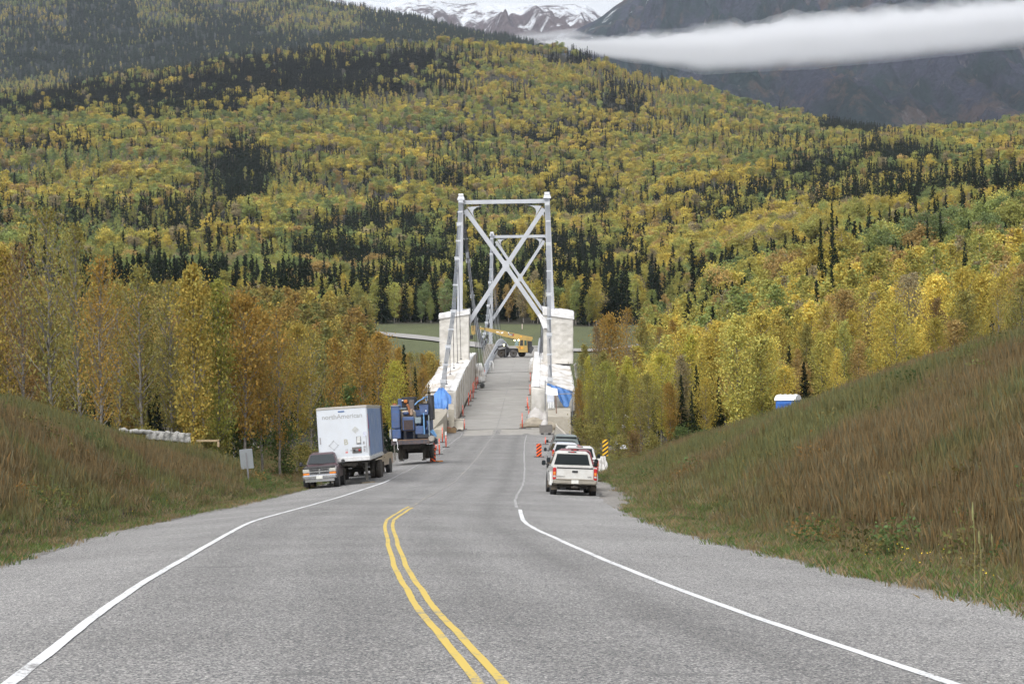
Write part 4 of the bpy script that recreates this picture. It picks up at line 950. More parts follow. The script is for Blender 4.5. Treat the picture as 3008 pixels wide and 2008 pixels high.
RF = [frm(262, 1557, 1215, 1136, 1688, 1146, 1205), frm(273, 1558, 1188, 1118, 1686, 1130, 1190), frm(290, 1561, 1150, 1092, 1682, 1106, 1160), frm(306, 1563, 1116, 1066, 1676, 1082, 1130), frm(320, 1565, 1090, 1048, 1673, 1060, 1100), frm(338, 1567, 1064, 1032, 1660, 1048, 1070)]
enclosure('side_shelter', RF, 61, 'wide white tarp shelter with brown stripes lying over the right bridge parapet', TARPG)
def hump(loc, sx, sy, sz, seed, lab):
    mb = MB(); n, m_ = 22, 12; rings = []
    for j in range(m_+1):
        th = math.pi*.5*j/m_; r = math.cos(th)**.6; z = math.sin(th); ring = []
        for i in range(n):
            a = 2*math.pi*i/n; q = 1+.16*(float(fbm(np.array([i*.5+seed]), np.array([j*.6]), seed)[0])-.5)*2
            ring.append(Vector((math.cos(a)*sx*r*q, math.sin(a)*sy*r*q, z*sz*q)))
        rings.append(ring)
    mb.loft(rings); o = mb.build('tarp_bundle', TARPW, None, smooth=True); o.location = loc
    return tag(o, lab, 'tarp', 'white tarp bundles at the tower foot')
p = at(1405, 1046, 330); hump((p.x, p.y, float(zr(p.y))), 1.0, 3.4, 2.7, 3, 'white tarp bundle hanging over the far end of the left side shelter')
p = at(1578, 1040, 348); hump((p.x, p.y, float(zr(p.y))), 1.5, 3.0, 2.6, 5, 'white tarp bundle heaped beside the right tower foot near the crane')
def tower_wrap(D, ul, ur, vtl, vtr, vb, dep, seed, lab, over):
    y0, y1 = D-dep/2, D+dep/2; a = at(ul, vb, y0); root = empty('tower_shelter', a, label=lab, cat='tarp shelter', group='tarp shelters wrapped round the tower legs')
    A, B, Cc, Dd = at(ul, vb, y0), at(ur, vb, y0), at(ur, vtr, y0), at(ul, vtl, y0)
    off = Vector((0, dep, 0))
    hf = lambda s, t: .012*math.sin(t*60+s*9+2*math.sin(s*5))
    sheet(bil(A, B, Cc, Dd), 24, 60, .09, seed, hf).build('front_sheet', TARPG, root, smooth=True, world=True)
    sheet(bil(B, B+off, Cc+off, Cc), 12, 50, .05, seed+1, hf).build('side_sheet', TARPG, root, smooth=True, world=True)
    sheet(bil(A+off, A, Dd, Dd+off), 12, 50, .05, seed+2, hf).build('side_sheet', TARPG, root, smooth=True, world=True)
    sheet(bil(B+off, A+off, Dd+off, Cc+off), 14, 30, .05, seed+3).build('back_sheet', TARPG, root, smooth=True, world=True)
    up = Vector((0, 0, .35)); W = cloth_mat('white_tarp_top', (.76, .76, .77), (.58, .57, .56), .06)
    sheet(bil(Dd+Vector((-.12, -.1, 0)), Cc+Vector((.12, -.1, 0)), Cc+Vector((.12, dep, 0))+up, Dd+Vector((-.12, dep, 0))+up), 18, 14, .14, seed+4).build('roof_sheet', W, root, smooth=True, world=True)
    drop = Vector((0, 0, -over)); f = Vector((0, -.16, 0))
    sheet(bil(Dd+f+drop+Vector((-.12, 0, 0)), Cc+f+drop*1.0+Vector((.12, 0, 0)), Cc+f+Vector((.12, 0, .06)), Dd+f+Vector((-.12, 0, .06))), 24, 8, .09, seed+5).build('roof_flap', W, root, smooth=True, world=True)
    return root, (A, B, Cc, Dd), W
r1, q1, W1 = tower_wrap(312, 1291, 1378, 926, 911, 1085, 3.4, 21, 'tall beige tarp shelter with white rim round the left tower leg', .55)
sheet(bil(q1[1]+Vector((.25, -.1, 6.3)), q1[1]+Vector((.30, 2.2, 6.0)), q1[2]+Vector((.2, 2.2, .1)), q1[2]+Vector((.02, -.15, .1))), 8, 30, .08, 28).build('edge_flap', W1, r1, smooth=True, world=True)
r2, q2, W2 = tower_wrap(312, 1596, 1684, 905, 918, 1068, 3.4, 41, 'tall beige tarp shelter with torn white flap round the right tower leg', .95)
sheet(lambda s, t: (at(1580+s*22+t*16, 925+s*2+t*42, 309.8) if True else None)+Vector((0, 0, .25*math.sin(s*5))), 10, 18, .12, 48).build('torn_flap', W2, r2, smooth=True, world=True)
# blue tarps
bt = MB()
def bluefn(s, t):
    top = at(1296+s*4, 1138, 259); z = 1-t
    l, r = at(1262, 1168, 257), at(1318, 1196, 257); bl, br_ = at(1279, 1203, 256), at(1312, 1190, 256)
    e = l*(1-s)+r*s; b_ = bl*(1-s)+br_*s
    return (top*(1-t)+e*t) if t < .6 else (top*.4+e*.6)*(1-(t-.6)/.4)+b_*((t-.6)/.4)
o = sheet(lambda s, t: bil(at(1277, 1204, 256), at(1319, 1199, 256.5), at(1301, 1138, 259), at(1290, 1140, 259))(s, t)+Vector(((.9*math.sin(math.pi*t)*(s-.5)*1.4), -.5*math.sin(math.pi*t)*math.sin(math.pi*s), 0)), 26, 22, .16, 71, lambda s, t: .13*math.sin(s*19)*(1-t*.5)).build('blue_tarp', TARPB, None, smooth=True)
tag(o, 'blue tarp draped over the left cable end behind the blue machine', 'tarp')
o = sheet(lambda s, t: bil(at(1612+s*5, 1128, 261), at(1684, 1152, 259), at(1680, 1146, 259), at(1606, 1126, 262))(s, t)+Vector((0, 0, -2.1*math.sin(math.pi*s**1.6)*(1-t))), 30, 14, .14, 75, lambda s, t: .12*math.sin(s*23+t*4)).build('blue_tarp', TARPB, None, smooth=True)
tag(o, 'sagging blue tarp hung on the scaffold frame at the right cable end', 'tarp')
o = sheet(bil(at(1602, 1158, 259), at(1639, 1161, 258), at(1637, 1141, 259), at(1605, 1137, 260)), 14, 8, .07, 81).build('white_sheet', cloth_mat('sheet_white', (.8, .8, .8), (.74, .73, .72), .03), None, smooth=True)
tag(o, 'plain white sheet tied below the blue tarp on the right scaffold', 'sheet')
sc_ = empty('scaffold_frame', at(1601, 1160, 258), label='steel pipe frame carrying the tarps at the right cable end', cat='scaffold'); sm = M('scaffold_pipe', (.22, .23, .25), .5, .5)
for nm, pts in (('post', [(1601.5, 1116, 260), (1601.5, 1210, 260)]), ('post', [(1681, 1148, 259), (1681, 1222, 259)]), ('rail', [(1600, 1157.5, 259), (1690, 1155.5, 259)]), ('rail', [(1601, 1121, 260), (1684, 1150, 259)]), ('brace', [(1676, 1150, 259), (1679, 1160, 262)]), ('post', [(1632.5, 1162, 247), (1636, 1250, 246)])):
    m = MB(); a, b = [at(*q) for q in pts]; m.cyl(a, b, .055 if nm != 'brace' else .04, n=6); m.build(nm, sm if pts[0][0] != 1632.5 else M('rusty_post', (.16, .09, .06), .8), sc_, world=True)
# outer drapes hanging at the right
o = sheet(bil(at(1699, 1165, 285), at(1701, 1130, 300), at(1690, 1058, 312), at(1686, 1070, 285)), 12, 16, .3, 91).build('hanging_tarp', TARPG, None, smooth=True); tag(o, 'beige tarp hanging loose outside the right side shelter', 'tarp')
# ============================================================ VEHICLES
RUB = M('tyre_rubber', (.022, .021, .02), .85, 0, .3, 8, ((.16, .13, .10), .6)); GLS = M('dark_glass', (.02, .026, .03), .06, 0, .05, 1, spec=.8); CHR = M('chrome', (.58, .59, .61), .22, .9, .06, 4)
BLK = M('black_plastic', (.028, .028, .03), .6, 0, .2, 5); UND = M('underbody', (.03, .028, .025), .9, 0, .4, 3, ((.12, .10, .075), .5)); REDL = M('red_lens', (.42, .02, .025), .25, 0, .1, 6); AMB = M('amber_lens', (.62, .20, .03), .25, 0, .1, 6)
CLR = M('clear_lens', (.55, .55, .50), .15, .2, .1, 6); PLT = M('number_plate', (.62, .62, .58), .5, 0, .12, 12); RIM = M('wheel_rim', (.33, .33, .34), .4, .6, .15, 8, ((.2, .16, .12), .5)); MUD = (.27, .22, .16)
def wheel(root, x, y, r, wd, dual=False, rim=RIM, name='wheel'):
    s = 1 if x > 0 else -1; n = 28
    m = MB(); m.lathe([(-wd/2, r*.62), (-wd/2, r*.93), (-wd*.38, r), (wd*.38, r), (wd/2, r*.93), (wd/2, r*.62)], (x, y, r), 'x', n); o = m.build(name, RUB, root, True)
    q = MB(); e = x+s*wd/2; q.lathe([(-s*.10, r*.62), (-s*.02, r*.62), (-s*.03, r*.55), (-s*.09, r*.44), (-s*.07, r*.2), (-s*.02, r*.17), (-s*.02, .01)], (e, y, r), 'x', n); q.build('rim', rim, o, True)
    if dual: m = MB(); xx = x-s*(wd+.06); m.lathe([(-wd/2, r*.62), (-wd/2, r*.93), (-wd*.38, r), (wd*.38, r), (wd/2, r*.93), (wd/2, r*.62)], (xx, y, r), 'x', n); m.build(name, RUB, root, True)
    return o
def section(hb, hbelt, ht, zb, zbelt, zt, r=.06):
    return [(-hb+.03, zb), (-hb, zb+r), (-hbelt, zbelt), (-ht, zt-r), (-ht+r*1.6, zt), (ht-r*1.6, zt), (ht, zt-r), (hbelt, zbelt), (hb, zb+r), (hb-.03, zb)]
def lofty(mb, stations):
    mb.loft([[Vector((x, y, z)) for x, z in s] for y, s in stations])
def ground_pose(p, heading, span=3.0, track=1.6):
    """rotation that lays an object on the ground at p: heading is the direction of its +Y"""
    f = Vector((math.sin(heading), math.cos(heading), 0)); r = Vector((f.y, -f.x, 0))
    g = lambda q: Hs(q.x, q.y) if not abs(q.x-cxr(q.y)) < HW-.2 else float(surf(q.x, q.y))
    za, zb = g(p+f*span/2), g(p-f*span/2); zc, zd = g(p+r*track/2), g(p-r*track/2)
    fy = (f*span+Vector((0, 0, za-zb))).normalized(); rx = (r*track+Vector((0, 0, zc-zd))).normalized(); up = rx.cross(fy).normalized(); rx = fy.cross(up)
    return Matrix((rx, fy, up)).transposed().to_euler(), (za+zb+zc+zd)/4
def pickup(name, lab, p, heading, paint, L=5.8, W=1.98, Hh=1.90, canopy=False, chrome_rear=True, group=None, cabL=2.0, hoodL=1.45, r=.38, flare=False, roofrack=False, suv=False, beacon=True, texts=(), deflector=False, nose_lights=True, mudc=None, cat='pickup truck'):
    rot, z = ground_pose(p, heading, L*.6); root = empty(name, (p.x, p.y, z), rot=rot, label=lab, cat=cat, group=group)
    yr, yf = -L/2, L/2; h = W/2; zb = .50; bed_top = 1.22*Hh/1.9; hood_z = 1.16*Hh/1.9; yc1 = yf-hoodL; yc0 = yc1-cabL-(0 if not suv else (L-hoodL-cabL)-.12); belt = bed_top
    nw = .45
    # body: nose and hood, then the cab's lower part
    m = MB()
    lofty(m, [(yf, section(h-.14, h-.12, h-.16, .62, .85, hood_z-.16, .1)), (yf-.12, section(h-.05, h-.03, h-.08, .50, .85, hood_z-.06, .1)), (yf-.7, section(h-.01, h, h-.05, zb, .85, hood_z, .1)),
              (yc1-.0, section(h-.01, h, h-.06, zb, .9, hood_z+.06, .09)), (yc1-.02, section(h-.01, h, h-.03, zb, .9, belt, .05)), (yc0, section(h-.01, h, h-.03, zb, .9, belt, .05))] + ([] if not suv else [(yr+.05, section(h-.03, h-.02, h-.05, zb+.05, .9, belt, .05))]))
    m.build('body', paint, root)
    # greenhouse
    g = MB(); t = Hh; ht = h-.26; yA = yc1+.05; yw = yA-.62; ye = yc0 if not suv else yr+.12
    lofty(g, [(yA, section(h-.1, h-.1, h-.12, belt-.02, belt, belt+.03, .01)), (yw, section(h-.05, h-.06, ht, belt-.02, belt+.05, t-.02, .06)), (yw-.5, section(h-.04, h-.06, ht, belt-.02, belt+.05, t, .07)), (ye+.28, section(h-.04, h-.06, ht, belt-.02, belt+.05, t-.01, .07)), (ye, section(h-.05, h-.07, ht+.0, belt-.02, belt+.05, t-.10, .06))] if False else
          [(yA, section(h-.1, h-.1, h-.12, belt-.02, belt, belt+.03, .01)), (yw, section(h-.05, h-.06, ht, belt-.02, belt+.05, t-.03, .06)), (yw-.5, section(h-.04, h-.06, ht, belt-.02, belt+.05, t, .07)), (ye+.25, section(h-.04, h-.06, ht, belt-.02, belt+.05, t-.01, .07)), (ye, section(h-.05, h-.07, h-.22, belt-.02, belt+.05, t-.09, .06))])
    g.build('cab', paint, root)
    # windows: thin glass panes standing just proud
    def pane(pts, nm): 
        c = sum((Vector(q) for q in pts), Vector())/4; a, b = Vector(pts[1])-Vector(pts[0]), Vector(pts[3])-Vector(pts[0]); n = a.cross(b).normalized(); n = n if n.dot(c-Vector((0, (yA+ye)/2, 1.3))) > 0 else -n
        mm = MB(); mm.loft([[Vector(q)-n*.02 for q in pts], [Vector(q)+n*.012 for q in pts]]); return mm.build(nm, GLS, root)
    lx = lambda z_, inset=0: (h-.06)+(ht-(h-.06))*((z_-(belt+.05))/(t-.08-(belt+.05)))-inset
    z0, z1 = belt+.07, t-.12
    f_ = lambda z_: yA+(yw-yA)*((z_-belt-.03)/(t-.06-belt))
    ws = pane([(-lx(z0, .10), f_(z0)+.02, z0), (lx(z0, .10), f_(z0)+.02, z0), (lx(z1, .07), f_(z1)+.02, z1), (-lx(z1, .07), f_(z1)+.02, z1)], 'windshield')
    rx = lambda z_: (h-.09) + ((h-.22)-(h-.09))*((z_-belt)/(t-.09-belt))
    pane([(-rx(z0)+.09, ye-.004, z0), (rx(z0)-.09, ye-.004, z0), (rx(z1-.02)-.11, ye-.004, z1-.02), (-rx(z1-.02)+.11, ye-.004, z1-.02)], 'rear_window')
    ys = [yw+.22, (yw+.1+ye)/2+.05, ye+.22] if not suv else [yw+.22, yw-.85, yw-1.75, ye+.2]
    for s in (-1, 1):
        for a, b in zip(ys, ys[1:]):
            pane([(s*lx(z0), a-.06, z0), (s*lx(z0), b+.06, z0), (s*lx(z1), b+.06 if b != ys[-1] else b+.12, z1), (s*lx(z1), a-(.36 if a == ys[0] else .06), z1)], 'side_window')
        d = MB(); d.box((s*(h+.004), (ys[0]+ys[1])/2-.1, .98), (.03, .18, .04)); d.build('door_handle', BLK if not suv else paint, root)
        mi = MB(); mi.rbox((s*(h+.20), yw+.42, belt+.10), (.19, .11, .24), .05); mi.bar((s*(h-.06), yw+.42, belt+.02), (s*(h+.14), yw+.42, belt+.06), .05, .05); mo = mi.build('mirror', BLK, root)
        mg = MB(); mg.box((s*(h+.20), yw+.352, belt+.10), (.14, .01, .19)); mg.build('mirror_glass', GLS, mo)
    # bed
    if not suv:
        b = MB(); yb = yc0-.04
        for s in (-1, 1): lofty_ = b.loft([[Vector((s*(h-.015), y, zb+.02)), Vector((s*h, y, .9)), Vector((s*(h-.03), y, bed_top)), Vector((s*(h-.14), y, bed_top)), Vector((s*(h-.14), y, zb+.1))] for y in (yr+.06, yb)])
        b.box((0, (yr+yb)/2, .68), (2*h-.26, yb-yr-.1, .06)); b.box((0, yb-.03, (bed_top+.68)/2), (2*h-.29, .05, bed_top-.68)); b.build('bed', paint, root)
        tg = MB(); tg.rbox((0, yr+.035, (bed_top-.02+.68)/2), (2*h-.36, .07, bed_top-.02-.68), .02); to_ = tg.build('tailgate', paint, root)
        q = MB(); q.rbox((0, yr+.01, bed_top-.03), (2*h-.38, .09, .055), .02); q.build('tailgate_cap', BLK if not canopy else paint, to_)
        q = MB(); q.rbox((0, yr-.005, bed_top-.19), (.26, .03, .10), .02); q.build('tailgate_handle', BLK, to_)
        for (tx, sz, body_) in texts: text_mesh(body_, sz, 'badge', BLK, to_, (tx, yr-.006, bed_top-.42), (R(90), 0, 0), .003)
        if canopy:
            c = MB(); lofty(c, [(yb+.0, section(h-.04, h-.06, h-.24, bed_top, bed_top+.05, t+.02, .08)), (yr+.3, section(h-.04, h-.06, h-.24, bed_top, bed_top+.05, t+.01, .08)), (yr+.06, section(h-.05, h-.07, h-.24, bed_top, bed_top+.05, t-.10, .08))]); co = c.build('canopy', canopy if not isinstance(canopy, bool) else paint, root)
            for s in (-1, 1):
                w_ = MB(); w_.box((s*(h-.125), (yb+yr)/2, (bed_top+t)/2), (.05, (yb-yr)*.7, .30), ry=s*R(-16)); w_.build('side_window', GLS, co)
            w_ = MB(); w_.box((0, yr+.09, (bed_top+t)/2), (2*h-.5, .04, .42), rx=R(10)); w_.build('rear_window', GLS, co)
    else:
        q = MB(); q.rbox((0, yr+.045, .95), (W-.3, .05, .5), .02); to_ = q.build('tailgate', paint, root)
    if roofrack:
        q = MB()
        for s in (-1, 1): q.bar((s*(ht-.08), yw-.5, t+.06), (s*(ht-.08), ye+.4, t+.06), .03, .03)
        for y in (yw-.6, ye+.5): q.bar((-ht+.08, y, t+.07), (ht-.08, y, t+.07), .03, .03)
        for s in (-1, 1):
            for y in (yw-.6, ye+.5): q.box((s*(ht-.08), y, t+.025), (.05, .08, .06))
        q.build('roof_rack', BLK, root)
    # lamps, bumpers, plates
    for s in (-1, 1):
        if not suv: zz, hh_ = (bed_top+.66)/2, bed_top-.72
        else: zz, hh_ = 1.1, .4
        q = MB(); q.rbox((s*(h-.10), yr+.01, zz), (.15, .12, hh_), .03); tl = q.build('tail_light', REDL, root)
        q = MB(); q.rbox((s*(h-.10), yr-.047, zz+.02), (.11, .02, hh_*.24), .01); q.build('amber_lens', AMB, tl)
        q = MB(); q.rbox((s*(h-.10), yr-.047, zz-hh_*.22), (.11, .02, hh_*.16), .01); q.build('clear_lens', CLR, tl)
    if beacon and not suv:
        q = MB(); q.rbox((0, yc0+.05, t-.045), (.38, .06, .05), .015); bo = q.build('brake_light', BLK if True else REDL, root); q = MB(); q.rbox((0, yc0+.012, t-.045), (.16, .02, .04), .008); q.build('red_lens', REDL, bo)
    q = MB(); q.rbox((0, yr-.07, .60), (W-.06, .20, .20), .05); q.rbox((0, yr-.10, .72), (W-.3, .14, .06), .02); bu = q.build('rear_bumper', M('bumper_grey', (.30, .28, .24), .5, .3, .1, 4, (MUD, .4)) if chrome_rear else BLK, root)
    q = MB(); q.box((0, yr-.185, .62), (.32, .015, .16)); q.build('number_plate', PLT, bu)
    q = MB(); q.bar((0, yr+.3, .42), (0, yr-.16, .42), .07, .07); q.box((0, yr-.12, .38), (.3, .05, .09)); q.build('tow_hitch', UND, root)
    q = MB(); q.rbox((0, yf+.06, .60), (W-.02, .22, .22), .06); q.box((0, yf+.02, .42), (W-.3, .1, .14)); fb = q.build('front_bumper', CHR, root)
    q = MB(); q.box((0, yf+.175, .58), (.31, .015, .16)); q.build('number_plate', PLT, fb)
    gz = hood_z-.24
    q = MB(); q.rbox((0, yf-.02, gz), (W*.60, .10, .32), .03); gr = q.build('grille', CHR, root)
    q = MB()
    for sx in (-1, 1):
        for sz in (-1, 1): q.box((sx*W*.145, yf+.032, gz+sz*.075), (W*.25, .02, .09))
    q.build('grille_opening', BLK, gr)
    for s in (-1, 1):
        q = MB(); q.rbox((s*(h-.22), yf-.04, gz+.05), (.34, .12, .20), .03); hl = q.build('headlight', CLR, root)
        q = MB(); q.rbox((s*(h-.22), yf-.03, gz-.11), (.34, .12, .09), .02); q.build('turn_signal', AMB, hl)
    if deflector: q = MB(); q.rbox((0, yf-.02, hood_z-.03), (W-.16, .12, .11), .04, rx=R(-25)); q.build('bug_deflector', BLK, root)
    q = MB()
    for s in (-1, 1): q.bar((s*.12, yA+.03, belt+.05), (s*.12+.55*(1), yA-.06, belt+.12), .025, .02)
    q.build('wiper', BLK, root)
    # wheels, arches, flaps and underside
    wf, wr_ = yf-.92, yr+1.18
    q = MB(); q.box((0, 0, .46), (W-.5, L-.7, .22)); q.cyl((-.3, yr+1.2, .36), (.3, yr+1.2, .36), .14, n=10); q.cyl((-h+.25, yr+1.2, .38), (h-.25, yr+1.2, .38), .06, n=8); q.cyl((h-.5, yr+.9, .36), (h-.45, yr+.1, .36), .05, n=8); q.build('chassis', UND, root)
    for y in (wf, wr_):
        for s in (-1, 1):
            a = MB(); a.lathe([(-.20, r+.10), (.012, r+.10)], (s*h-(0 if s > 0 else 0), y, r+.03), 'x', 20) if s > 0 else a.lathe([(-.012, r+.10), (.20, r+.10)], (s*h, y, r+.03), 'x', 20); a.build('wheel_arch', BLK, root)
            wheel(root, s*(h-.14), y, r, .27)
            f = MB(); f.box((s*(h-.14), y-r-.10, .42), (.30, .02, .40)); f.build('mud_flap', M('mud_flap', (.12, .10, .08), .9, 0, .3, 5), root)
            if flare and y == wr_: 
                f = MB(); rings = [];
                for k in range(13):
                    th = math.pi*k/12; rings.append([Vector((s*(h+dx), y+math.cos(th)*(r+dr), r+.03+math.sin(th)*(r+dr))) for dx, dr in ((-.02, .08), (.07, .09), (.075, .15), (-.02, .24))])
                f.loft(rings); f.build('fender_flare', paint, root)
    return root
def px_ground(u, v): 
    # contact with the paved surface or terrain
    g = np.geomspace(14, 400, 8000); dx, dy = u-CX, CY-v; X = (dx*cR+dy*sR)*g/F; Z = (-dx*sR+dy*cR)*g/F
    hh = np.where(np.abs(X-cxr(g)) < HW-.2, surf(X, g), H(X, g)); k = np.argmax(Z <= hh); return Vector((X[k], g[k], hh[k]))
PW = M('white_truck_paint', (.58, .58, .56), .32, 0, .04, 1.5, (MUD, .35), coat=.4); PM = M('maroon_paint', (.17, .035, .045), .3, 0, .1, 2, coat=.5)
PMO = M('faded_maroon_paint', (.075, .042, .052), .36, 0, .12, 2, ((.11, .10, .095), .4), coat=.3); PT = M('tan_paint', (.36, .29, .23), .4, 0, .08, 2, (MUD, .5), coat=.3); PG = M('grey_green_paint', (.17, .20, .20), .35, 0, .08, 2, coat=.4); PW2 = M('white_suv_paint', (.54, .55, .57), .3, 0, .03, 2, coat=.5)
GR_ = 'vehicles parked along the right shoulder'
q = px_ground(1679, 1453); T1 = pickup('pickup_truck', 'muddy white pickup truck seen from behind, nearest on the right shoulder', Vector((q.x, q.y+2.0, 0)), R(-1.8), PW, 5.9, 2.02, 1.95, flare=True, group=GR_, r=.40, texts=((-.62, .07, 'DURAMAX'), (.66, .085, 'GMC')))
def on(u, D, off=0): return Vector(((u-CX)*D/F-.1+off, D, 0))
pickup('pickup_truck', 'maroon pickup truck parked directly in front of the nearest white one', on(1680, 108), R(-2), PM, 5.7, 2.0, 1.97, group=GR_, r=.40)
pickup('pickup_truck', 'clean white pickup truck standing right of the white wagon', on(1695, 123), R(-1), M('clean_white_paint', (.58, .58, .58), .3, 0, .03, 2, coat=.5), 5.6, 1.98, 1.93, group=GR_)
pickup('wagon', 'white wagon with a black roof rack in the parked row', on(1650, 141), R(-3), PW2, 4.7, 1.86, 1.78, group=GR_, suv=True, roofrack=True, r=.35, cat='car')
pickup('pickup_truck', 'grey green pickup truck with canopy, farthest of the parked row', on(1652, 166), R(-2), PG, 5.5, 2.05, 1.92, canopy=True, group=GR_)
q1_, q2_ = px_ground(905, 1436), px_ground(985, 1426)
c_ = (q1_+q2_)/2; c_.y -= 1.6; c_.x += .12; pickup('pickup_truck', 'dusty maroon pickup truck with canopy facing the viewer on the left shoulder', Vector((c_.x, c_.y+2.35, 0)), R(180.5), PMO, 5.2, 1.80, 1.82, canopy=True, deflector=True, r=.36, cabL=1.55, hoodL=1.55, beacon=False)
pickup('pickup_truck', 'tan pickup truck half hidden behind the white trailer', Vector((-8.75, 132.5, 0)), R(186), PT, 5.6, 1.98, 1.92, cabL=1.9)
# ------------------------------------------------------------ semi trailer
def trailer():
    p = px_ground(1079, 1410); p.y = 114.0; p.x = (1086-1504)/F*114-.1-1.28; rot, z = ground_pose(Vector((p.x, p.y+4, 0)), 0, 6, 2.4)
    root = empty('semi_trailer', (p.x, p.y, Hs(p.x, p.y)), rot=(rot[0], rot[1]*.85, R(.4)), label='white box trailer without tractor, blue side and faded lettering on its nose', cat='trailer')
    W, Hb, L, z0 = 2.64, 2.86, 13.0, 1.24; WHT = M('trailer_white', (.54, .575, .62), .45, 0, .035, .9, ((.45, .43, .38), .25)); BLU = M('trailer_blue', (.10, .19, .40), .5, 0, .2, .6, ((.35, .42, .52), .7))
    m = MB(); m.rbox((0, L/2, z0+Hb/2), (W, L, Hb), .05); m.build('box', WHT, root)
    m = MB(); m.box((0, L/2, z0+Hb+.012), (W-.12, L-.1, .03)); m.build('roof', M('trailer_roof', (.33, .31, .28), .7, 0, .15, .7), root)
    m = MB(); m.rbox((0, -.012, z0+.11), (W+.02, .05, .24), .02); m.rbox((W/2+.006, L/2, z0+.09), (.05, L-.1, .2), .015); m.rbox((-W/2-.006, L/2, z0+.09), (.05, L-.1, .2), .015); m.build('bottom_rail', M('rail_white', (.60, .61, .62), .45, .1, .06, 2, ((.25, .2, .16), .4)), root)
    m = MB(); m.rbox((W/2+.006, L/2, z0+Hb-.06), (.04, L-.1, .12), .01); m.rbox((0, -.004, z0+Hb-.05), (W+.01, .04, .1), .01); m.build('top_rail', M('rail_grey', (.42, .40, .36), .5, .3, .1, 2), root)
    m = MB(); m.box((W/2+.006, .55+(L-.9)/2, z0+Hb/2+.04), (.02, L-1.0, Hb-.42)); m.build('side_panel', BLU, root)
    m = MB(); m.box((W/2+.03, L-.25, z0+Hb/2+.05), (.10, .5, Hb-.1)); m.build('rear_frame', M('rear_frame', (.05, .05, .055), .6), root)
    m = MB()
    for k in range(9): m.box((W/2+.015, 1.2+k*1.35, z0+Hb/2), (.02, .03, Hb-.35))
    m.build('side_ribs', BLU, root)
    for (z_, y0, c) in ((2.05, .16, (.45, .06, .07)), (1.15, .16, (.45, .06, .07)), (1.95, .42, (.07, .10, .36)), (1.05, .42, (.07, .10, .36))):
        m = MB(); y1 = y0+.22; s = .42; X = W/2+.013
        m.loft([[Vector((X, y0, z0+z_-s)), Vector((X, y1, z0+z_-s*.9)), Vector((X, y0+.04, z0+z_+s*.9))], [Vector((X+.012, y0, z0+z_-s)), Vector((X+.012, y1, z0+z_-s*.9)), Vector((X+.012, y0+.04, z0+z_+s*.9))]]); m.build('stripe', M('stripe_%d' % int(c[2]*100), c, .5), root)
    FT = M('faded_lettering', (.33, .335, .335), .6, 0, .12, 6); FD = M('faded_dark', (.30, .30, .31), .6, 0, .15, 8); rx = (R(90), 0, 0); f = -.042
    text_mesh('northAmerican', .345, 'lettering', FT, root, (-.02+.03, -.006, z0+2.36), rx, .002, bold=.004)
    text_mesh('B', .40, 'lettering', M('beige_lettering', (.38, .37, .31), .6, 0, .1, 8), root, (.13, -.006, z0+1.0), rx, .002, bold=.012)
    text_mesh('US', .13, 'lettering', FT, root, (.14, -.006, z0+.60), rx, .002); text_mesh('88', .13, 'lettering', M('red_lettering', (.60, .16, .14), .6), root, (.14, -.006, z0+.47), rx, .002, bold=.004)
    def diamond(x, z_, s, m_, w=None, nm='placard'):
        mb = MB(); P = [(x, z_+s), (x+s, z_), (x, z_-s), (x-s, z_)]
        if w is None: mb.loft([[Vector((a, -.004, b)) for a, b in P], [Vector((a, -.014, b)) for a, b in P]])
        else:
            for (a, b), (c, d) in zip(P, P[1:]+P[:1]): mb.bar((a, -.01, b), (c, -.01, d), .012, w, (0, 1, 0))
            for a, b in P: mb.box((a, -.012, b), (w*2.2, .014, w*2.2), ry=R(45))
        mb.build(nm, m_, root)
    diamond(.66, z0+1.62, .19, M('grey_placard', (.42, .43, .42), .6, 0, .2, 20)); diamond(-.52, z0+.88, .24, FD, .018)
    m = MB(); m.rbox((.80, -.02, z0+1.07), (.25, .04, .40), .02); b = m.build('document_box', M('box_grey', (.22, .22, .22), .6), root); m = MB(); m.rbox((.80, -.045, z0+1.09), (.18, .02, .32), .01); m.build('lid', M('lid_pale', (.50, .51, .50), .5), b)
    m = MB(); m.rbox((.68, -.012, z0+.56), (.50, .03, .32), .01); b = m.build('connector_plate', M('plate_dark', (.12, .115, .11), .7), root)
    for dx, c in ((-.14, BLK), (0, CHR), (.14, M('red_paint', (.35, .03, .03), .5))): m = MB(); m.cyl((.68+dx, -.02, z0+.56), (.68+dx, -.09, z0+.55), .055, n=10); m.build('connector', c, b)
    m = MB(); m.cyl((.37, -.01, z0+.56), (.37, -.03, z0+.56), .025, n=8); m.build('bolt', BLK, root)
    for (x, z_, w_, h_) in ((1.06, .92, .09, .15), (1.09, .70, .12, .09), (1.07, .54, .09, .16), (1.20, .85, .035, .9), (-.02, 2.62, .34, .07), (-1.2, 1.15, .07, .36)):
        m = MB(); m.box((x, -.012, z0+z_), (w_, .012, h_)); m.build('decal', M('blue_decal', (.09, .16, .33), .5) if z_ > 2 else FD, root)
    m = MB(); m.rbox((1.14, -.01, z0+1.36), (.16, .012, .26), .01); m.build('decal', M('pale_decal', (.50, .52, .62), .5, 0, .2, 20), root)
    m = MB()
    for s in (-1, 1): m.box((s*.45, L/2, z0-.16), (.12, L-.4, .30))
    for k in range(14): m.box((0, .4+k*.95, z0-.06), (W-.1, .08, .12))
    m.box((0, .8, z0-.12), (1.2, 1.3, .22)); m.build('underframe', UND, root)
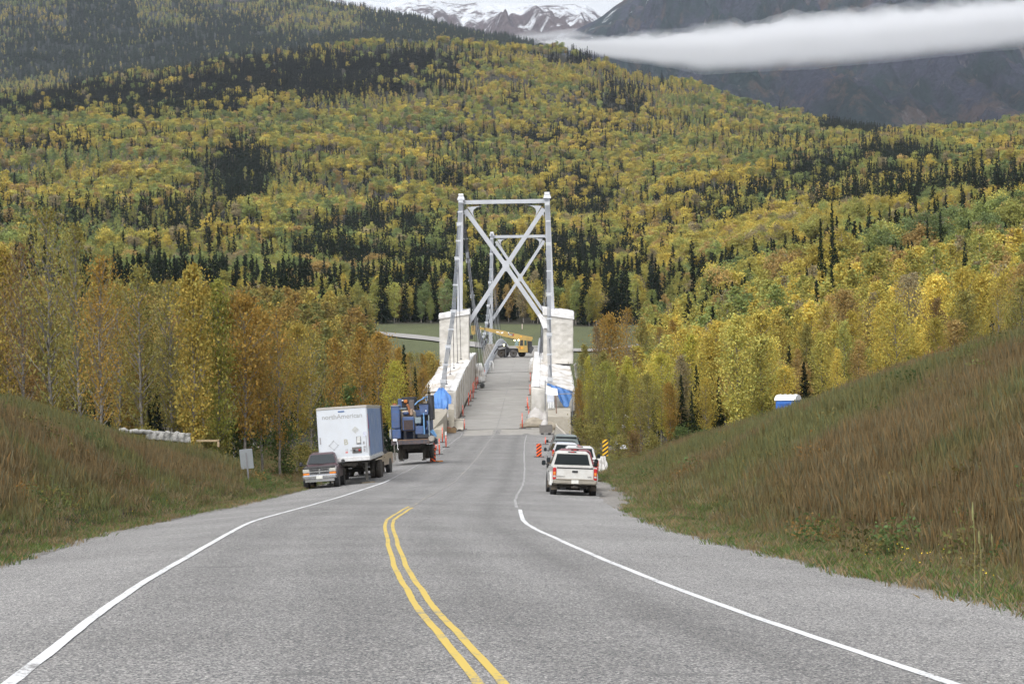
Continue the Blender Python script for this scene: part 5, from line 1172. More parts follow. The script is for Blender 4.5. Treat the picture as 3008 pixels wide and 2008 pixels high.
    for s in (-1, 1):
        m = MB(); m.box((s*.98, 2.1, z0-.55), (.14, .16, .95)); m.box((s*.98, 2.1, .30), (.11, .12, .5)); m.rbox((s*.98, 2.1, .05), (.34, .36, .06), .02); m.bar((s*.98, 2.1, z0-.6), (s*.5, 3.0, z0-.15), .06, .06); m.build('landing_leg', M('leg_steel', (.20, .19, .17), .7, .2, .2, 4), root)
    m = MB(); m.bar((-.98, 2.1, z0-.35), (.98, 2.1, z0-.35), .06, .1); m.build('cross_tube', UND, root)
    for y in (10.3, 11.6):
        for s in (-1, 1): wheel(root, s*1.16, y, .50, .28, True)
        m = MB(); m.cyl((-1.0, y, .5), (1.0, y, .5), .07, n=8); m.build('axle', UND, root)
    m = MB(); m.box((0, 11, .84), (1.1, 2.9, .25)); m.box((0, 11, .6), (.8, .3, .4)); m.build('bogie', UND, root)
    for s in (-1, 1): m = MB(); m.box((s*1.1, 12.35, .55), (.55, .02, .62)); m.build('mud_flap', RUB, root)
    m = MB(); m.box((.98, 2.05, .02), (.7, .5, .05), rz=.3); tag(m.build('timber_block', M('timber', (.36, .29, .2), .8), None), 'flat timber under the right landing leg of the white trailer', 'timber'); o = bpy.data.objects['timber_block']; o.location = root.location
    o.rotation_euler = root.rotation_euler
trailer()
# ------------------------------------------------------------ blue pumping machine on a flatbed
def machine():
    D = 150.0; p = px_ground(1200, 1357); p = Vector(((1206-CX)/F*D-.1, D, 0)); z = Hs(p.x, p.y); rot, _ = ground_pose(p, 0, 5, 2.4); rot[1] *= .5
    sc = D/F/5.6; zg = at(1206, 1352, D).z; root = empty('pump_trailer', (p.x, p.y, zg), rot=(rot[0], rot[1], R(-1)), label='flatbed trailer loaded with blue pumping machinery beside the bridge approach', cat='machine trailer')
    X = lambda x: (x-430)*sc; Z = lambda y: (1296-y)*sc
    B1 = M('machine_blue', (.040, .095, .24), .5, 0, .2, 2, ((.15, .12, .10), .5)); B2 = M('machine_light_blue', (.12, .28, .52), .5, 0, .1, 2); DKm = M('machine_dark', (.022, .024, .03), .7, 0, .3, 3); BG = M('machine_beige', (.42, .36, .28), .7, 0, .15, 3); RU = M('machine_rust', (.24, .09, .035), .8, 0, .3, 4); GY = M('machine_grey', (.20, .25, .28), .6, 0, .15, 3)
    def bx(nm, x0, x1, y0, y1, d0, d1, m_, r=.03, par=None, top=None):
        m = MB(); m.rbox(((X(x0)+X(x1))/2, (d0+d1)/2, (Z(y0)+Z(y1))/2), (abs(X(x1)-X(x0)), d1-d0, abs(Z(y0)-Z(y1))), r, top=top); return m.build(nm, m_, par or root)
    bed = bx('flatbed', 105, 745, 958, 1030, 0, 8.5, M('bed_dark_blue', (.03, .045, .07), .7, 0, .2, 2, ((.22, .12, .06), .6)), .02); m = MB(); m.box((X(425), 4.2, Z(954)), (X(745)-X(105)-.05, 8.4, .05)); m.build('deck_plate', M('rusty_plate', (.20, .13, .085), .9, 0, .3, 3), bed)
    bx('tank', 115, 258, 385, 765, .25, 1.6, B1, .06); bx('tank_cap', 110, 262, 378, 398, .2, 1.65, M('cap_grey', (.25, .27, .30), .6)); bx('exhaust_stub', 145, 205, 345, 385, .5, .9, RU); bx('toolbox', 125, 265, 775, 930, .15, 1.4, B1, .04)
    bx('engine_block', 262, 510, 470, 820, 1.0, 2.6, BG, .12); ra = bx('radiator', 298, 492, 575, 805, .35, 1.0, B1, .05); bx('radiator_grille', 318, 470, 628, 790, .30, .36, M('grille_dark', (.05, .035, .035), .8, 0, .3, 10), .01, ra)
    for x in (322, 345, 470, 492): bx('strut', x-8, x+8, 805, 955, .4, .52, DKm, .01)
    bx('air_tank', 300, 400, 490, 545, .6, .95, B1, .08); bx('rail_bar', 250, 372, 428, 446, .3, .38, GY, .01)
    m = MB(); m.tube([(X(420), .8, Z(560)), (X(415), .8, Z(480)), (X(395), .85, Z(400)), (X(375), .9, Z(370))], .09, 8); m.build('exhaust_pipe', RU, root, True); bx('silencer', 425, 472, 448, 560, .55, .95, M('silencer_tan', (.34, .24, .17), .8), .05)
    bx('rear_cabinet', 268, 490, 245, 470, 2.2, 4.6, DKm, .04); bx('rear_side', 195, 270, 268, 450, 2.6, 4.4, B1, .04); bx('orange_motor', 305, 365, 290, 345, 1.95, 2.25, M('orange_paint', (.45, .15, .03), .6, 0, .2, 5), .05); bx('white_gauge', 268, 300, 290, 312, 1.95, 2.1, M('white_cap', (.75, .76, .78), .5), .03); bx('rear_tank', 385, 480, 300, 480, 2.0, 2.25, M('tank_brown', (.10, .09, .09), .6), .05)
    bx('blue_panel', 470, 590, 470, 575, 1.2, 1.6, B1, .02)
    m = MB(); a = [(580, 370), (738, 370), (735, 400), (725, 550), (600, 550), (585, 400)]; m.loft([[Vector((X(x), d, Z(y))) for x, y in a] for d in (.2, 1.5)]); h_ = m.build('hopper', B1, root); bx('hopper_rim', 560, 742, 362, 380, .15, 1.55, DKm, .01, h_); bx('badge', 682, 706, 478, 500, .17, .21, M('white_cap', (.75, .76, .78), .5), .01, h_)
    bx('control_box', 503, 606, 588, 690, .3, .8, GY, .03); bx('blue_box', 508, 640, 735, 872, .25, 1.2, B1, .04); bx('post', 644, 666, 525, 882, .12, .24, B2, .01); bx('base_frame', 540, 735, 872, 935, .1, 1.6, DKm, .02)
    m = MB(); m.tube([(X(720), .5, Z(650)), (X(722), .5, Z(720)), (X(700), .5, Z(790)), (X(668), .5, Z(810))], .12, 8); m.build('suction_pipe', B1, root, True)
    bx('radiator_panel', 728, 800, 232, 640, .9, 3.2, M('panel_dark', (.035, .037, .045), .6, 0, .25, 5), .04); bx('panel_frame', 728, 745, 560, 905, .1, .25, GY, .01)
    m = MB()
    for a, b in (((505, 385), (560, 330)), ((560, 330), (640, 290)), ((600, 310), (690, 262)), ((640, 300), (655, 260)), ((700, 320), (715, 245))): m.cyl((X(a[0]), .7, Z(a[1])), (X(b[0]), .8, Z(b[1])), .045, n=6)
    m.build('hydraulic_arm', B2, root); m = MB(); m.tube([(X(655), .7, Z(330)), (X(670), .7, Z(275)), (X(700), .7, Z(262)), (X(712), .7, Z(330))], .035, 6); m.build('hose', BLK, root)
    bx('pump_housing', 262, 735, 590, 950, 1.7, 5.5, B1, .05); bx('rear_frame', 300, 725, 470, 600, 2.7, 5.0, DKm, .05); bx('rear_housing', 140, 262, 480, 940, 1.7, 5.0, B1, .05); bx('pump_body', 590, 725, 545, 760, 1.0, 1.65, DKm, .05)
    bx('side_tank', 74, 108, 768, 935, .5, 2.5, M('pale_tank', (.36, .38, .38), .6), .06); bx('white_box', 136, 206, 930, 970, -.12, .12, M('white_cap', (.75, .76, .78), .5), .02)
    m = MB(); m.tube([(X(200), -.1, Z(968)), (X(212), -.13, Z(1030)), (X(208), -.12, Z(1080)), (X(222), -.12, Z(1112))], .022, 5); m.build('cable', M('white_cap', (.75, .76, .78), .5), root)
    m = MB(); m.cyl((X(770), -.1, Z(945)), (X(770), .25, Z(945)), .20, n=14); m.rbox((X(770), .3, Z(950)), (.40, .5, .34), .05); m.build('winch', M('winch_grey', (.30, .28, .25), .7), root); m = MB(); m.bar((X(760), .3, Z(820)), (X(845), .4, Z(920)), .06, .14); m.bar((X(790), .2, Z(800)), (X(850), .3, Z(900)), .05, .08); m.build('ramp', B2, root); m = MB(); m.rbox((X(835), .6, Z(1000)), (.22, .6, .4), .05); m.build('side_box', DKm, root)
    for y in (5.2, 6.5):
        for s in (-1, 1): wheel(root, s*1.12, y, .50, .27, True)
    for s in (-1, 1): m = MB(); m.box((s*.78, 1.6, Z(1160)), (.16, .16, 1.05)); m.rbox((s*.78, 1.6, .0), (.34, .34, .08), .02); m.build('landing_leg', UND, root)
    m = MB(); m.box((0, 4.4, .95), (1.2, 7.6, .28)); m.cyl((-1, 5.2, .5), (1, 5.2, .5), .07, n=8); m.cyl((-1, 6.5, .5), (1, 6.5, .5), .07, n=8); m.box((.2, 4.2, .75), (1.6, .5, .35)); m.build('chassis', UND, root)
machine()
# ------------------------------------------------------------ yellow crane on the bridge
def skin_person(name, J, E, rad, mats, parent=None, loc=(0, 0, 0)):
    me = bpy.data.meshes.new('b'); me.from_pydata(J, E, []); o = bpy.data.objects.new('b', me); COL.objects.link(o)
    s = o.modifiers.new('s', 'SKIN'); o.modifiers.new('v', 'SUBSURF').levels = 1
    for i, v in enumerate(me.skin_vertices[0].data): v.radius = (rad[i], rad[i])
    me.skin_vertices[0].data[0].use_root = True
    dg = bpy.context.evaluated_depsgraph_get(); dg.update(); m2 = bpy.data.meshes.new_from_object(o.evaluated_get(dg)); bpy.data.objects.remove(o)
    m2.materials.clear()
    for q in mats: m2.materials.append(q)
    for pl in m2.polygons: pl.use_smooth = True
    p = bpy.data.objects.new(name, m2); link(p, parent); p.location = loc; return p
def crane():
    D = 400.0; g = at(1340+1500/9.03, 920+1190/9.03, D); g.z = float(zr(D))+.07; sc = D/F/9.03
    root = empty('mobile_crane', g, label='yellow wheeled crane with long boom standing across the bridge deck', cat='crane', rot=(0, R(1.2), 0))
    X = lambda x: (x-1500)*sc; Z = lambda y: (1190-y)*sc
    Y_ = M('crane_yellow', (.42, .285, .075), .45, 0, .12, 1.5, ((.28, .2, .1), .5), coat=.2); DK = M('crane_dark', (.03, .03, .032), .7, 0, .3, 2); TYR = M('lit_tyre', (.07, .065, .06), .9, 0, .2, 3); HUB = M('crane_hub', (.36, .22, .06), .7, 0, .2, 4)
    for (x, y, d, nm) in ((1195, 1070, -.6, 'wheel'), (1520, 1045, -1.15, 'wheel'), (1745, 1062, .8, 'wheel'), (1300, 1070, 1.3, 'wheel')):
        r = .72; m = MB(); m.lathe([(-.22, r*.6), (-.22, r*.92), (-.16, r), (.16, r), (.22, r*.92), (.22, r*.6)], (X(x), d, r), 'y', 26); wv = m.build(nm, TYR if x == 1520 else RUB, root, True)  # lit wheel gets paler rubber; shade on the others is put into their colour
        m = MB(); m.lathe([(.0, r*.6), (-.12, r*.58), (-.10, r*.3), (-.16, r*.22), (-.16, .01)], (X(x), d-.06, r), 'y', 20); m.build('rim', HUB, wv, True)
    def poly(nm, pts, d0, d1, m_, par=None):
        m = MB(); m.loft([[Vector((X(x), d, Z(y))) for x, y in pts] for d in (d0, d1)]); return m.build(nm, m_, par or root)
    poly('chassis', [(1100, 900), (1300, 870), (1420, 960), (1950, 960), (1960, 1080), (1150, 1060), (1100, 1000)], -.7, .9, DK)
    poly('front_deck', [(1110, 950), (1260, 905), (1330, 930), (1300, 960), (1130, 1000)], -1.1, 1.1, M('deck_grey', (.20, .20, .20), .7))
    m = MB()
    rg = []
    for k in range(9): a = R(15)+R(150)*k/8; rg.append([Vector((X(1520)+math.cos(a)*rr, d, .72+math.sin(a)*rr)) for rr, d in ((.83, -1.5), (.90, -1.5), (.90, -.8), (.83, -.8))])
    m.loft(rg); m.build('fender', DK, root)
    cab = poly('cab', [(1660, 900), (1675, 712), (1850, 706), (1880, 740), (1900, 1058), (1660, 1062), (1640, 960), (1560, 900)], -1.25, -.15, Y_)
    poly('windshield', [(1552, 880), (1582, 756), (1652, 745), (1640, 890)], -1.15, -.25, M('pale_cab_glass', (.20, .28, .28), .1, 0, .05, 1, spec=.8), cab)
    poly('cab_opening', [(1690, 885), (1702, 740), (1775, 736), (1775, 885)], -1.275, -1.235, DK, cab); poly('side_window', [(1808, 880), (1808, 745), (1865, 752), (1872, 880)], -1.275, -1.235, M('green_glass', (.04, .09, .07), .08, 0, .05, 1, spec=.8), cab)
    poly('decal', [(1708, 918), (1780, 918), (1780, 975), (1708, 975)], -1.28, -1.24, M('bright_decal', (.72, .36, .03), .5), cab); poly('decal', [(1675, 920), (1706, 918), (1706, 985), (1700, 985)], -1.28, -1.24, M('red_paint', (.35, .03, .03), .5), cab)
    poly('engine_cover', [(1885, 760), (2010, 770), (2015, 900), (2030, 1000), (1960, 1090), (1900, 1060)], -.9, 1.0, DK); poly('counterweight', [(1940, 930), (2040, 905), (2060, 960), (1985, 1110), (1955, 1060)], -1.2, 1.2, M('cw_dark', (.05, .05, .055), .7))
    b = poly('boom', [(1055, 455), (1060, 575), (1245, 640), (1680, 738), (1880, 800), (1945, 820), (1990, 780), (2030, 700), (2025, 655), (1850, 625), (1340, 520), (1310, 500)], -.45, .35, Y_)
    poly('boom_section', [(765, 408), (1056, 462), (1058, 560), (762, 490)], -.36, .26, Y_, b); poly('boom_section', [(585, 388), (770, 418), (768, 478), (585, 442)], -.28, .2, Y_, b)
    hd = poly('boom_head', [(402, 362), (515, 352), (530, 400), (600, 395), (600, 440), (525, 450), (505, 590), (440, 600), (402, 560)], -.4, .3, Y_, b)
    poly('boom_cylinder', [(1240, 645), (1300, 640), (1560, 700), (1560, 730)], -.2, .1, DK, b); poly('boom_collar', [(755, 402), (775, 404), (772, 496), (752, 492)], -.40, .30, DK, b)
    dw, dk, dr = M('white_decal', (.78, .78, .76), .5), M('black_decal', (.02, .02, .02), .5), M('red_paint', (.35, .03, .03), .5)
    poly('decal_plate', [(1375, 560), (1535, 575), (1510, 632), (1385, 605)], -.47, -.44, dk, b); poly('decal', [(1510, 575), (1545, 580), (1515, 636), (1495, 632)], -.475, -.44, dr, b)
    t = text_mesh('CAT', 52*sc, 'lettering', dw, b, (X(1445), -.48, Z(600)), (R(90), 0, 0), .006, bold=.006); t.rotation_euler = (R(90), R(9), 0)
    for pts in ([(1065, 508), (1130, 515), (1128, 545), (1065, 535)], [(1150, 530), (1165, 532), (1160, 560), (1148, 556)], [(1190, 535), (1255, 515), (1245, 560), (1190, 570)], [(1375, 530), (1400, 530), (1400, 565), (1375, 560)]): poly('decal', pts, -.47, -.44, dw, b)
    poly('decal', [(1690, 622), (1745, 630), (1742, 665), (1688, 655)], -.47, -.44, M('bright_decal', (.72, .36, .03), .5), b)
    for (y0) in (385, 430, 480): poly('warning_stripe', [(430, y0-12), (460, y0-8), (450, y0+18), (428, y0+16)], -.42, -.39, dk, hd)
    m = MB(); m.rbox((X(405), -.05, Z(660)), (.62, .3, .75), .06); m.cyl((X(400), -.05, Z(610)), (X(400), -.05, Z(560)), .03, n=6); m.cyl((X(440), -.05, Z(610)), (X(440), -.05, Z(560)), .03, n=6); m.build('hook_block', DK, root)
    for (a, c_) in (((1110, 950), (950, 1178)), ((1200, 960), (1120, 1000))): m = MB(); m.bar((X(a[0]), -1.0, Z(a[1])), (X(c_[0]), -1.3, Z(c_[1])), .16, .2); 
    m = MB(); m.bar((X(1110), -1.0, Z(955)), (X(950), -1.3, Z(1175)), .17, .22); m.box((X(955), -1.3, Z(1182)), (.65, .4, .07)); m.build('stabiliser_leg', DK, root)
    m = MB(); m.box((X(1325), -1.35, Z(1000)), (.22, .22, 2.5)); m.box((X(1328), -1.35, Z(1182)), (.5, .4, .07)); sl_ = m.build('stabiliser_leg', DK, root); m = MB(); m.cyl((X(1312), -1.5, Z(1165)), (X(1312), -1.5, Z(985)), .05, n=8); m.build('cylinder_rod', CHR, sl_)
    lm = bpy.data.materials.new('lit_lamp'); lm.use_nodes = True; pb = lm.node_tree.nodes['Principled BSDF']; pb.inputs['Emission Color'].default_value = (1, .86, .5, 1); pb.inputs['Emission Strength'].default_value = 5
    for (x, y, d) in ((1550, 745, -1.2), (1656, 740, -1.3), (1270, 870, -1.2)):
        m = MB(); m.lathe([(-.05, .02), (-.05, .11), (.02, .12), (.10, .06)], (X(x), d, Z(y)), 'y', 12); m.build('work_light', lm, root, True)
        m = MB(); m.bar((X(x), d+.1, Z(y)), (X(x), d+.1, Z(y+40)), .05, .05); m.build('light_bracket', DK, root)
    # operator
    o = g+Vector((X(1722), -1.18+.45, Z(958)))
    J = [(0,0,.0),(0,0,.22),(0,-.02,.45),(0,-.04,.60),(-.17,-.03,.50),(-.22,-.16,.28),(-.12,-.36,.30),(.17,-.03,.50),(.22,-.16,.28),(.12,-.36,.30),(-.10,-.20,.0),(-.12,-.42,-.02),(-.12,-.44,-.40),(.10,-.20,.0),(.12,-.42,-.02),(.12,-.44,-.40)]
    per = skin_person('person', J, [(0,1),(1,2),(2,3),(2,4),(4,5),(5,6),(2,7),(7,8),(8,9),(0,10),(10,11),(11,12),(0,13),(13,14),(14,15)], [.15,.15,.15,.055,.07,.05,.035,.07,.05,.035,.09,.075,.05,.09,.075,.05], [M('orange_vest', (.75, .17, .05), .8)], None, o)
    tag(per, 'person in orange vest and dark cap sitting at the crane controls', 'person')
    m = MB(); m.lathe([(-.13, .03), (-.08, .075), (0, .095), (.07, .09), (.12, .05), (.13, .01)], (0, -.07, .78), 'z', 12); m.cyl((0, -.17, .76), (0, -.19, .745), .02, n=6); m.build('head', M('skin', (.45, .28, .2), .6), per, True)
    m = MB(); m.lathe([(0, .105), (.06, .105), (.11, .07), (.13, .01)], (0, -.06, .82), 'z', 12); m.box((0, -.19, .83), (.16, .1, .015)); m.build('cap', M('dark_cap', (.03, .03, .04), .7), per, True)
crane()
# ============================================================ SMALL THINGS
ORG = M('marker_orange', (.80, .115, .06), .5, 0, .08, 6); ORB = M('board_orange', (.95, .13, .02), .45, 0, .03, 4); BKB = M('board_black', (.02, .02, .02), .5); YLB = M('board_yellow', (.72, .42, .02), .45, 0, .03, 4); TIN = M('sign_back', (.25, .27, .28), .5, .4, .06, 3)
def deckz(x, y): return float(zr(y))+.075 if y > 250 else float(surf(x, y))+.006
def hit_road(u, v):
    g = np.geomspace(60, 520, 9000); dx, dy = u-CX, CY-v; X = (dx*cR+dy*sR)*g/F; Z = (-dx*sR+dy*cR)*g/F
    hh = np.where(g > 250, zr(g)+.07, surf(X, g)); k = np.argmax(Z <= hh); return Vector((X[k], g[k], float(hh[k])))
def delineator(u, vb, vt, lab, white=False):
    p = hit_road(u, vb); h = max(.7, (vb-vt)/F*p.y); s = h/1.1
    r = empty('traffic_delineator', p, label=lab, cat='road marker', group='orange road markers along the bridge approach')
    m = MB(); m.rbox((0, 0, .03), (.62*max(1, s*.8), .34, .06), .02); m.build('base', M('marker_base', (.05, .045, .045), .9), r)
    m = MB(); m.tube([(0, 0, .05), (0, 0, h*.86), (0, 0, h*.87), (0, 0, h)], [.062, .055, .04, .035], 10); m.build('post', ORG, r, True)
    for z in ((.62, .74) if h > 1 else (.65,)):
        m = MB(); m.cyl((0, 0, h*z), (0, 0, h*z+.07), .062, n=10); m.build('band', M('reflective_band', (.75, .60, .56) if not white else (.8, .8, .8), .4), r)
    if white: m = MB(); m.cyl((0, 0, h*.80), (0, 0, h+.01), .09, n=10); m.build('sleeve', M('white_sleeve', (.7, .7, .68), .5), r)
Z3 = lambda x, y: (1200+x/4.125, 1060+y/4.125)
dl = [(660,670,530),(730,540,380),(755,490,345),(783,455,265),(795,380,245),(820,340,195),(840,290,190),(905,215,130),(925,180,110),(945,100,20),(965,75,0),(678,828,700),(412,985,800),(375,1133,935),(335,1080,985)]
OD = ['nearest', 'second', 'third', 'fourth', 'fifth', 'sixth', 'seventh', 'eighth', 'ninth', 'tenth', 'eleventh', 'twelfth']
for i, (x, b, t) in enumerate(dl[:11]):
    u, vb = Z3(x, b); delineator(u, vb, 1060+t/4.125, 'orange post beside the left tarp shelter, %s from the near end' % OD[i])
for (x, b, t), lab in zip(dl[11:], ('orange post at the right end of the concrete barrier', 'tall orange post in front of the wooden crate', 'orange post right behind the left striped board', 'orange post half hidden behind the blue machine trailer')):
    u, vb = Z3(x, b); delineator(u, vb, 1060+t/4.125, lab)
u, vb = Z3(455, 1045); delineator(u, vb, 1060+855/4.125, 'orange post with a white top sleeve on the left shoulder', True)
dr_ = [(1380,815,630,'tall orange post standing alone on the right side of the roadway'),(1460,685,545,'orange post beside the yellow pallet jack'),(1447,590,450,'orange post at the near corner of the right tarp shelter'),(1441,560,430,'orange post just behind the one at the right shelter corner'),(1466,722,690,'short orange post behind the canvas bag heap'),(1473,412,282,'orange post against the right tarp shelter, nearest of that row'),(1477,250,140,'orange post against the right tarp shelter, second of that row'),(1482,90,0,'orange post against the right tarp shelter, farthest of that row'),(1660,1010,935,'orange post left of the grey green parked truck')]
for x, b, t, lab in dr_: u, vb = Z3(x, b); delineator(u, vb, 1060+t/4.125, lab)
def board(u, vb, w, h, cols, lab, slope, base='feet', lift=0., pole=None):
    p = hit_road(u, vb) if pole is None else None
    if pole: p = ground_hit(*pole)
    r = empty('hazard_marker', p, label=lab, cat='road sign', rot=(0, R(.5), 0)); A, B = cols; z0 = lift
    m = MB(); m.rbox((0, 0, z0+h/2), (w, .03, h), .008); bo = m.build('board', A, r)
    # diagonal stripes clipped to the board
    n = 4 if h/w > 2.2 else 4; pitch = h/n*1.02; sw = pitch*.5; m = MB()
    k = -3
    while k < n+4:
        c = k*pitch; P = [(-w/2, c-slope*w/2), (w/2, c+slope*w/2), (w/2, c+sw+slope*w/2), (-w/2, c+sw-slope*w/2)]
        def clip(P, f, lim, sgn):
            out = []
            for a, b in zip(P, P[1:]+P[:1]):
                ia, ib = sgn*(a[1]-lim) <= 0, sgn*(b[1]-lim) <= 0
                if ia: out.append(a)
                if ia != ib: t = (lim-a[1])/(b[1]-a[1]); out.append((a[0]+(b[0]-a[0])*t, lim))
            return out
        P = clip(P, 1, h-.01, 1); P = clip(P, 1, .01, -1) if P else P
        if len(P) > 2: m.loft([[Vector((x*.985, -.019, z0+z)) for x, z in P], [Vector((x*.985, -.014, z0+z)) for x, z in P]])
        k += 1
    m.build('stripes', B, bo)
    if base == 'feet':
        m = MB(); m.box((0, .02, .03), (w*2.1, .3, .05)); m.box((0, .06, h*.5), (.05, .03, h)); m.build('stand', M('marker_base', (.05, .045, .045), .9), r)
    else: m = MB(); m.box((0, .035, (z0+h)/2-.1), (.07, .03, z0+h)); m.build('post', M('sign_post', (.20, .20, .21), .6, .3), r)
    return r
b1 = board(1271.5, 1357, .42, 1.06, (ORB, BKB), 'orange and black striped board standing at the corner of the blue machine trailer', -.75)
p = b1.location; cn = empty('traffic_cone', (p.x+.08, p.y+.6, p.z), label='orange and white cone top showing above the left striped board', cat='cone')
m = MB(); m.tube([(0, 0, .03), (0, 0, 1.15)], [.16, .05], 12); m.build('body', M('cone_white', (.7, .68, .66), .5), cn, True); m = MB(); m.tube([(0, 0, 1.15), (0, 0, 1.38)], [.085, .05], 12); m.build('tip', ORG, cn, True); m = MB(); m.rbox((0, 0, .03), (.4, .4, .05), .02); m.build('base', BLK, cn)
m = MB(); m.rbox((0, 0, .06), (.5, .2, .10), .04, rz=.4); o = m.build('sandbag', M('orange_bag', (.50, .20, .06), .8, 0, .2, 5), None); o.location = (p.x+.48, p.y+.1, p.z); tag(o, 'small orange sandbag on the foot of the left striped board', 'sandbag')
board(1583.5, 1342, .40, 1.05, (ORB, BKB), 'orange and black striped board left of the parked vehicles', .75)
p = ground_hit(1779, 1391); y_ = board(0, 0, 16.5/F*p.y, 48.5/F*p.y, (YLB, BKB), 'yellow and black striped marker on a post right of the white pickup', .72, 'post', 52/F*p.y, pole=(1779, 1391))
# back of a road sign on the left
p = ground_hit(732, 1424); s_ = p.y/F; r = empty('road_sign', p, label='grey back of a rectangular road sign in the grass left of the maroon pickup', cat='road sign', rot=(0, R(-4.5), R(9)))
m = MB(); m.rbox((0, 0, 77*s_), (38*s_, .02, 58*s_), .008); m.build('panel', TIN, r); m = MB(); m.box((.0, -.03, 48*s_), (.07, .04, 96*s_)); m.build('post', M('sign_post', (.20, .20, .21), .6, .3), r)
# concrete barriers
def barrier(p, rz, L, lab, h=.82):
    r = empty('concrete_barrier', p, rz=rz, label=lab, cat='concrete barrier', group='concrete barriers by the bridge'); m = MB()
    pr = [(-.30, 0), (-.30, .08), (-.18, .33), (-.10, h), (.10, h), (.18, .33), (.30, .08), (.30, 0)]
    m.loft([[Vector((x, a, z)) for a, z in pr] for x in (-L/2, L/2)]); m.build('block', M('barrier_concrete', (.48, .45, .39), .9, 0, .1, 2, ((.25, .22, .18), .4), .008, 12), r)
    m = MB(); 
    for s in (-1, 1): m.box((s*L*.3, -.2, .05), (.35, .25, .08))
    m.build('lift_slot', BLK, r); return r
Z7 = lambda x, y: (1130+x/5.6, 1120+y/5.6)
p = hit_road(*Z7(1150, 815)); barrier(p, R(-4), 290/5.6/F*p.y, 'pale concrete barrier lying across the left shoulder at the bridge start', 1.02)
q = Vector((p.x-.1, p.y+.75, p.z)); barrier(q, R(2), 1.75, 'concrete barrier right behind the first one on the left shoulder', 1.15)
m = MB(); m.rbox((0, 0, 0), (250/5.6/F*p.y, .28, .10), .03); o = m.build('plank', M('pale_plank', (.58, .54, .46), .8, 0, .1, 3), None); o.location = (p.x+.25, p.y+.75, p.z+1.22); o.rotation_euler = (0, R(3), R(3)); tag(o, 'pale plank lying on top of the left concrete barriers', 'plank')
def heap(name, loc, n, sx, sy, sz, m_, lab, cat, seed, kids=None):
    R_ = np.random.default_rng(seed); mb = MB(); rings = []; N = 20
    for j in range(11):
        t = j/10; r = math.sin(math.pi*(.5+t*.5))**.55 if t < 1 else 0.02; ring = []
        for i in range(N):
            a = 2*math.pi*i/N; q = 1+.30*(float(fbm(np.array([math.cos(a)*1.7+seed+9]), np.array([math.sin(a)*1.7+j*.5+9]), seed, 3)[0])-.5)*2
            ring.append(Vector((math.cos(a)*sx*max(r, .02)*q, math.sin(a)*sy*max(r, .02)*q, t*sz*(.85+.3*q-.15))))
        rings.append(ring)
    mb.loft(rings); o = mb.build(name, m_, None, True); o.location = loc; return tag(o, lab, cat)
JUNK = M('dark_junk', (.10, .07, .055), .9, 0, .5, 6); BAGC = cloth_mat('canvas_bag', (.36, .32, .25), (.20, .17, .13), .05, 2.5); BAGW = cloth_mat('grey_white_bag', (.55, .53, .52), (.42, .40, .38), .04, 2.5)
heap('junk_pile', Vector((p.x-.25, p.y+.38, p.z+.55)), 5, .8, .25, .62, JUNK, 'dark scrap heaped between the two left concrete barriers', 'scrap', 4)
p = hit_road(*Z7(1075, 850)); r = empty('wooden_crate', p, rz=R(2), label='shallow brown wooden crate of loose gear before the left concrete barrier', cat='crate')
L_ = 205/5.6/F*p.y; h_ = 92/5.6/F*p.y; WD = M('crate_wood', (.25, .165, .085), .8, 0, .2, 3, ((.1, .07, .05), .4)); m = MB()
m.box((0, 0, h_/2), (L_, .05, h_-.06)); m.box((0, .8, h_/2), (L_, .05, h_-.06)); m.box((-L_/2+.026, .4, h_/2), (.05, .74, h_-.06)); m.box((L_/2-.026, .4, h_/2), (.05, .74, h_-.06)); m.box((0, .4, .08), (L_-.12, .72, .04)); m.build('box', WD, r)
m = MB(); m.box((-L_*.3, .4, .015), (.12, .85, .05)); m.box((L_*.3, .4, .015), (.12, .85, .05)); m.build('skid', WD, r)
heap('loose_gear', Vector((p.x-.2, p.y+.38, p.z+h_*.6)), 4, .55, .3, .30, M('red_gear', (.35, .07, .05), .7, 0, .5, 7), 'red and dark gear sticking out of the brown wooden crate', 'gear', 6)
heap('loose_gear', Vector((p.x+.45, p.y+.38, p.z+h_*.6)), 4, .3, .28, .36, JUNK, 'dark gear at the right end of the brown wooden crate', 'gear', 8)
p = hit_road(*Z7(888, 838)); r = empty('bucket', p, rz=R(70), label='white bucket lying on its side left of the wooden crate', cat='bucket'); m = MB(); m.lathe([(-.45, .24), (.35, .32), (.35, .35), (.42, .35)], (0, 0, .33), 'x', 18); m.build('shell', M('white_bucket', (.75, .75, .73), .5, 0, .1, 4), r, True); m = MB(); m.lathe([(-.47, .09), (-.44, .1)], (0, 0, .33), 'x', 12); m.build('opening', BLK, r)
p = hit_road(*Z7(955, 690)); heap('white_bag', Vector((p.x, p.y+1.5, p.z)), 4, .95, .6, 190/5.6/F*p.y, BAGW, 'tall off white bag leaning by the left wing wall', 'bag', 10)
o = heap('white_bag', Vector((p.x+.9, p.y+1.0, p.z)), 4, 1.1, .5, .75, BAGC, 'low crumpled canvas bag behind the left concrete barrier', 'bag', 11)
p = at(1378+8, 1111, 288); p = hit_road(1431, 1110); r = empty('pipe', Vector((axis(318)-3.75, 316, float(zr(316))+.45)), label='short dark pipe section lying at the end of the left tarp shelter', cat='pipe'); m = MB(); m.lathe([(0, .36), (2.5, .36)], (0, 0, 0), 'y', 20); m.build('shell', M('pipe_grey', (.14, .15, .14), .7), r, True); m = MB(); m.lathe([(-.01, .30), (.02, .30)], (0, 0, 0), 'y', 20); m.build('opening', BLK, r)
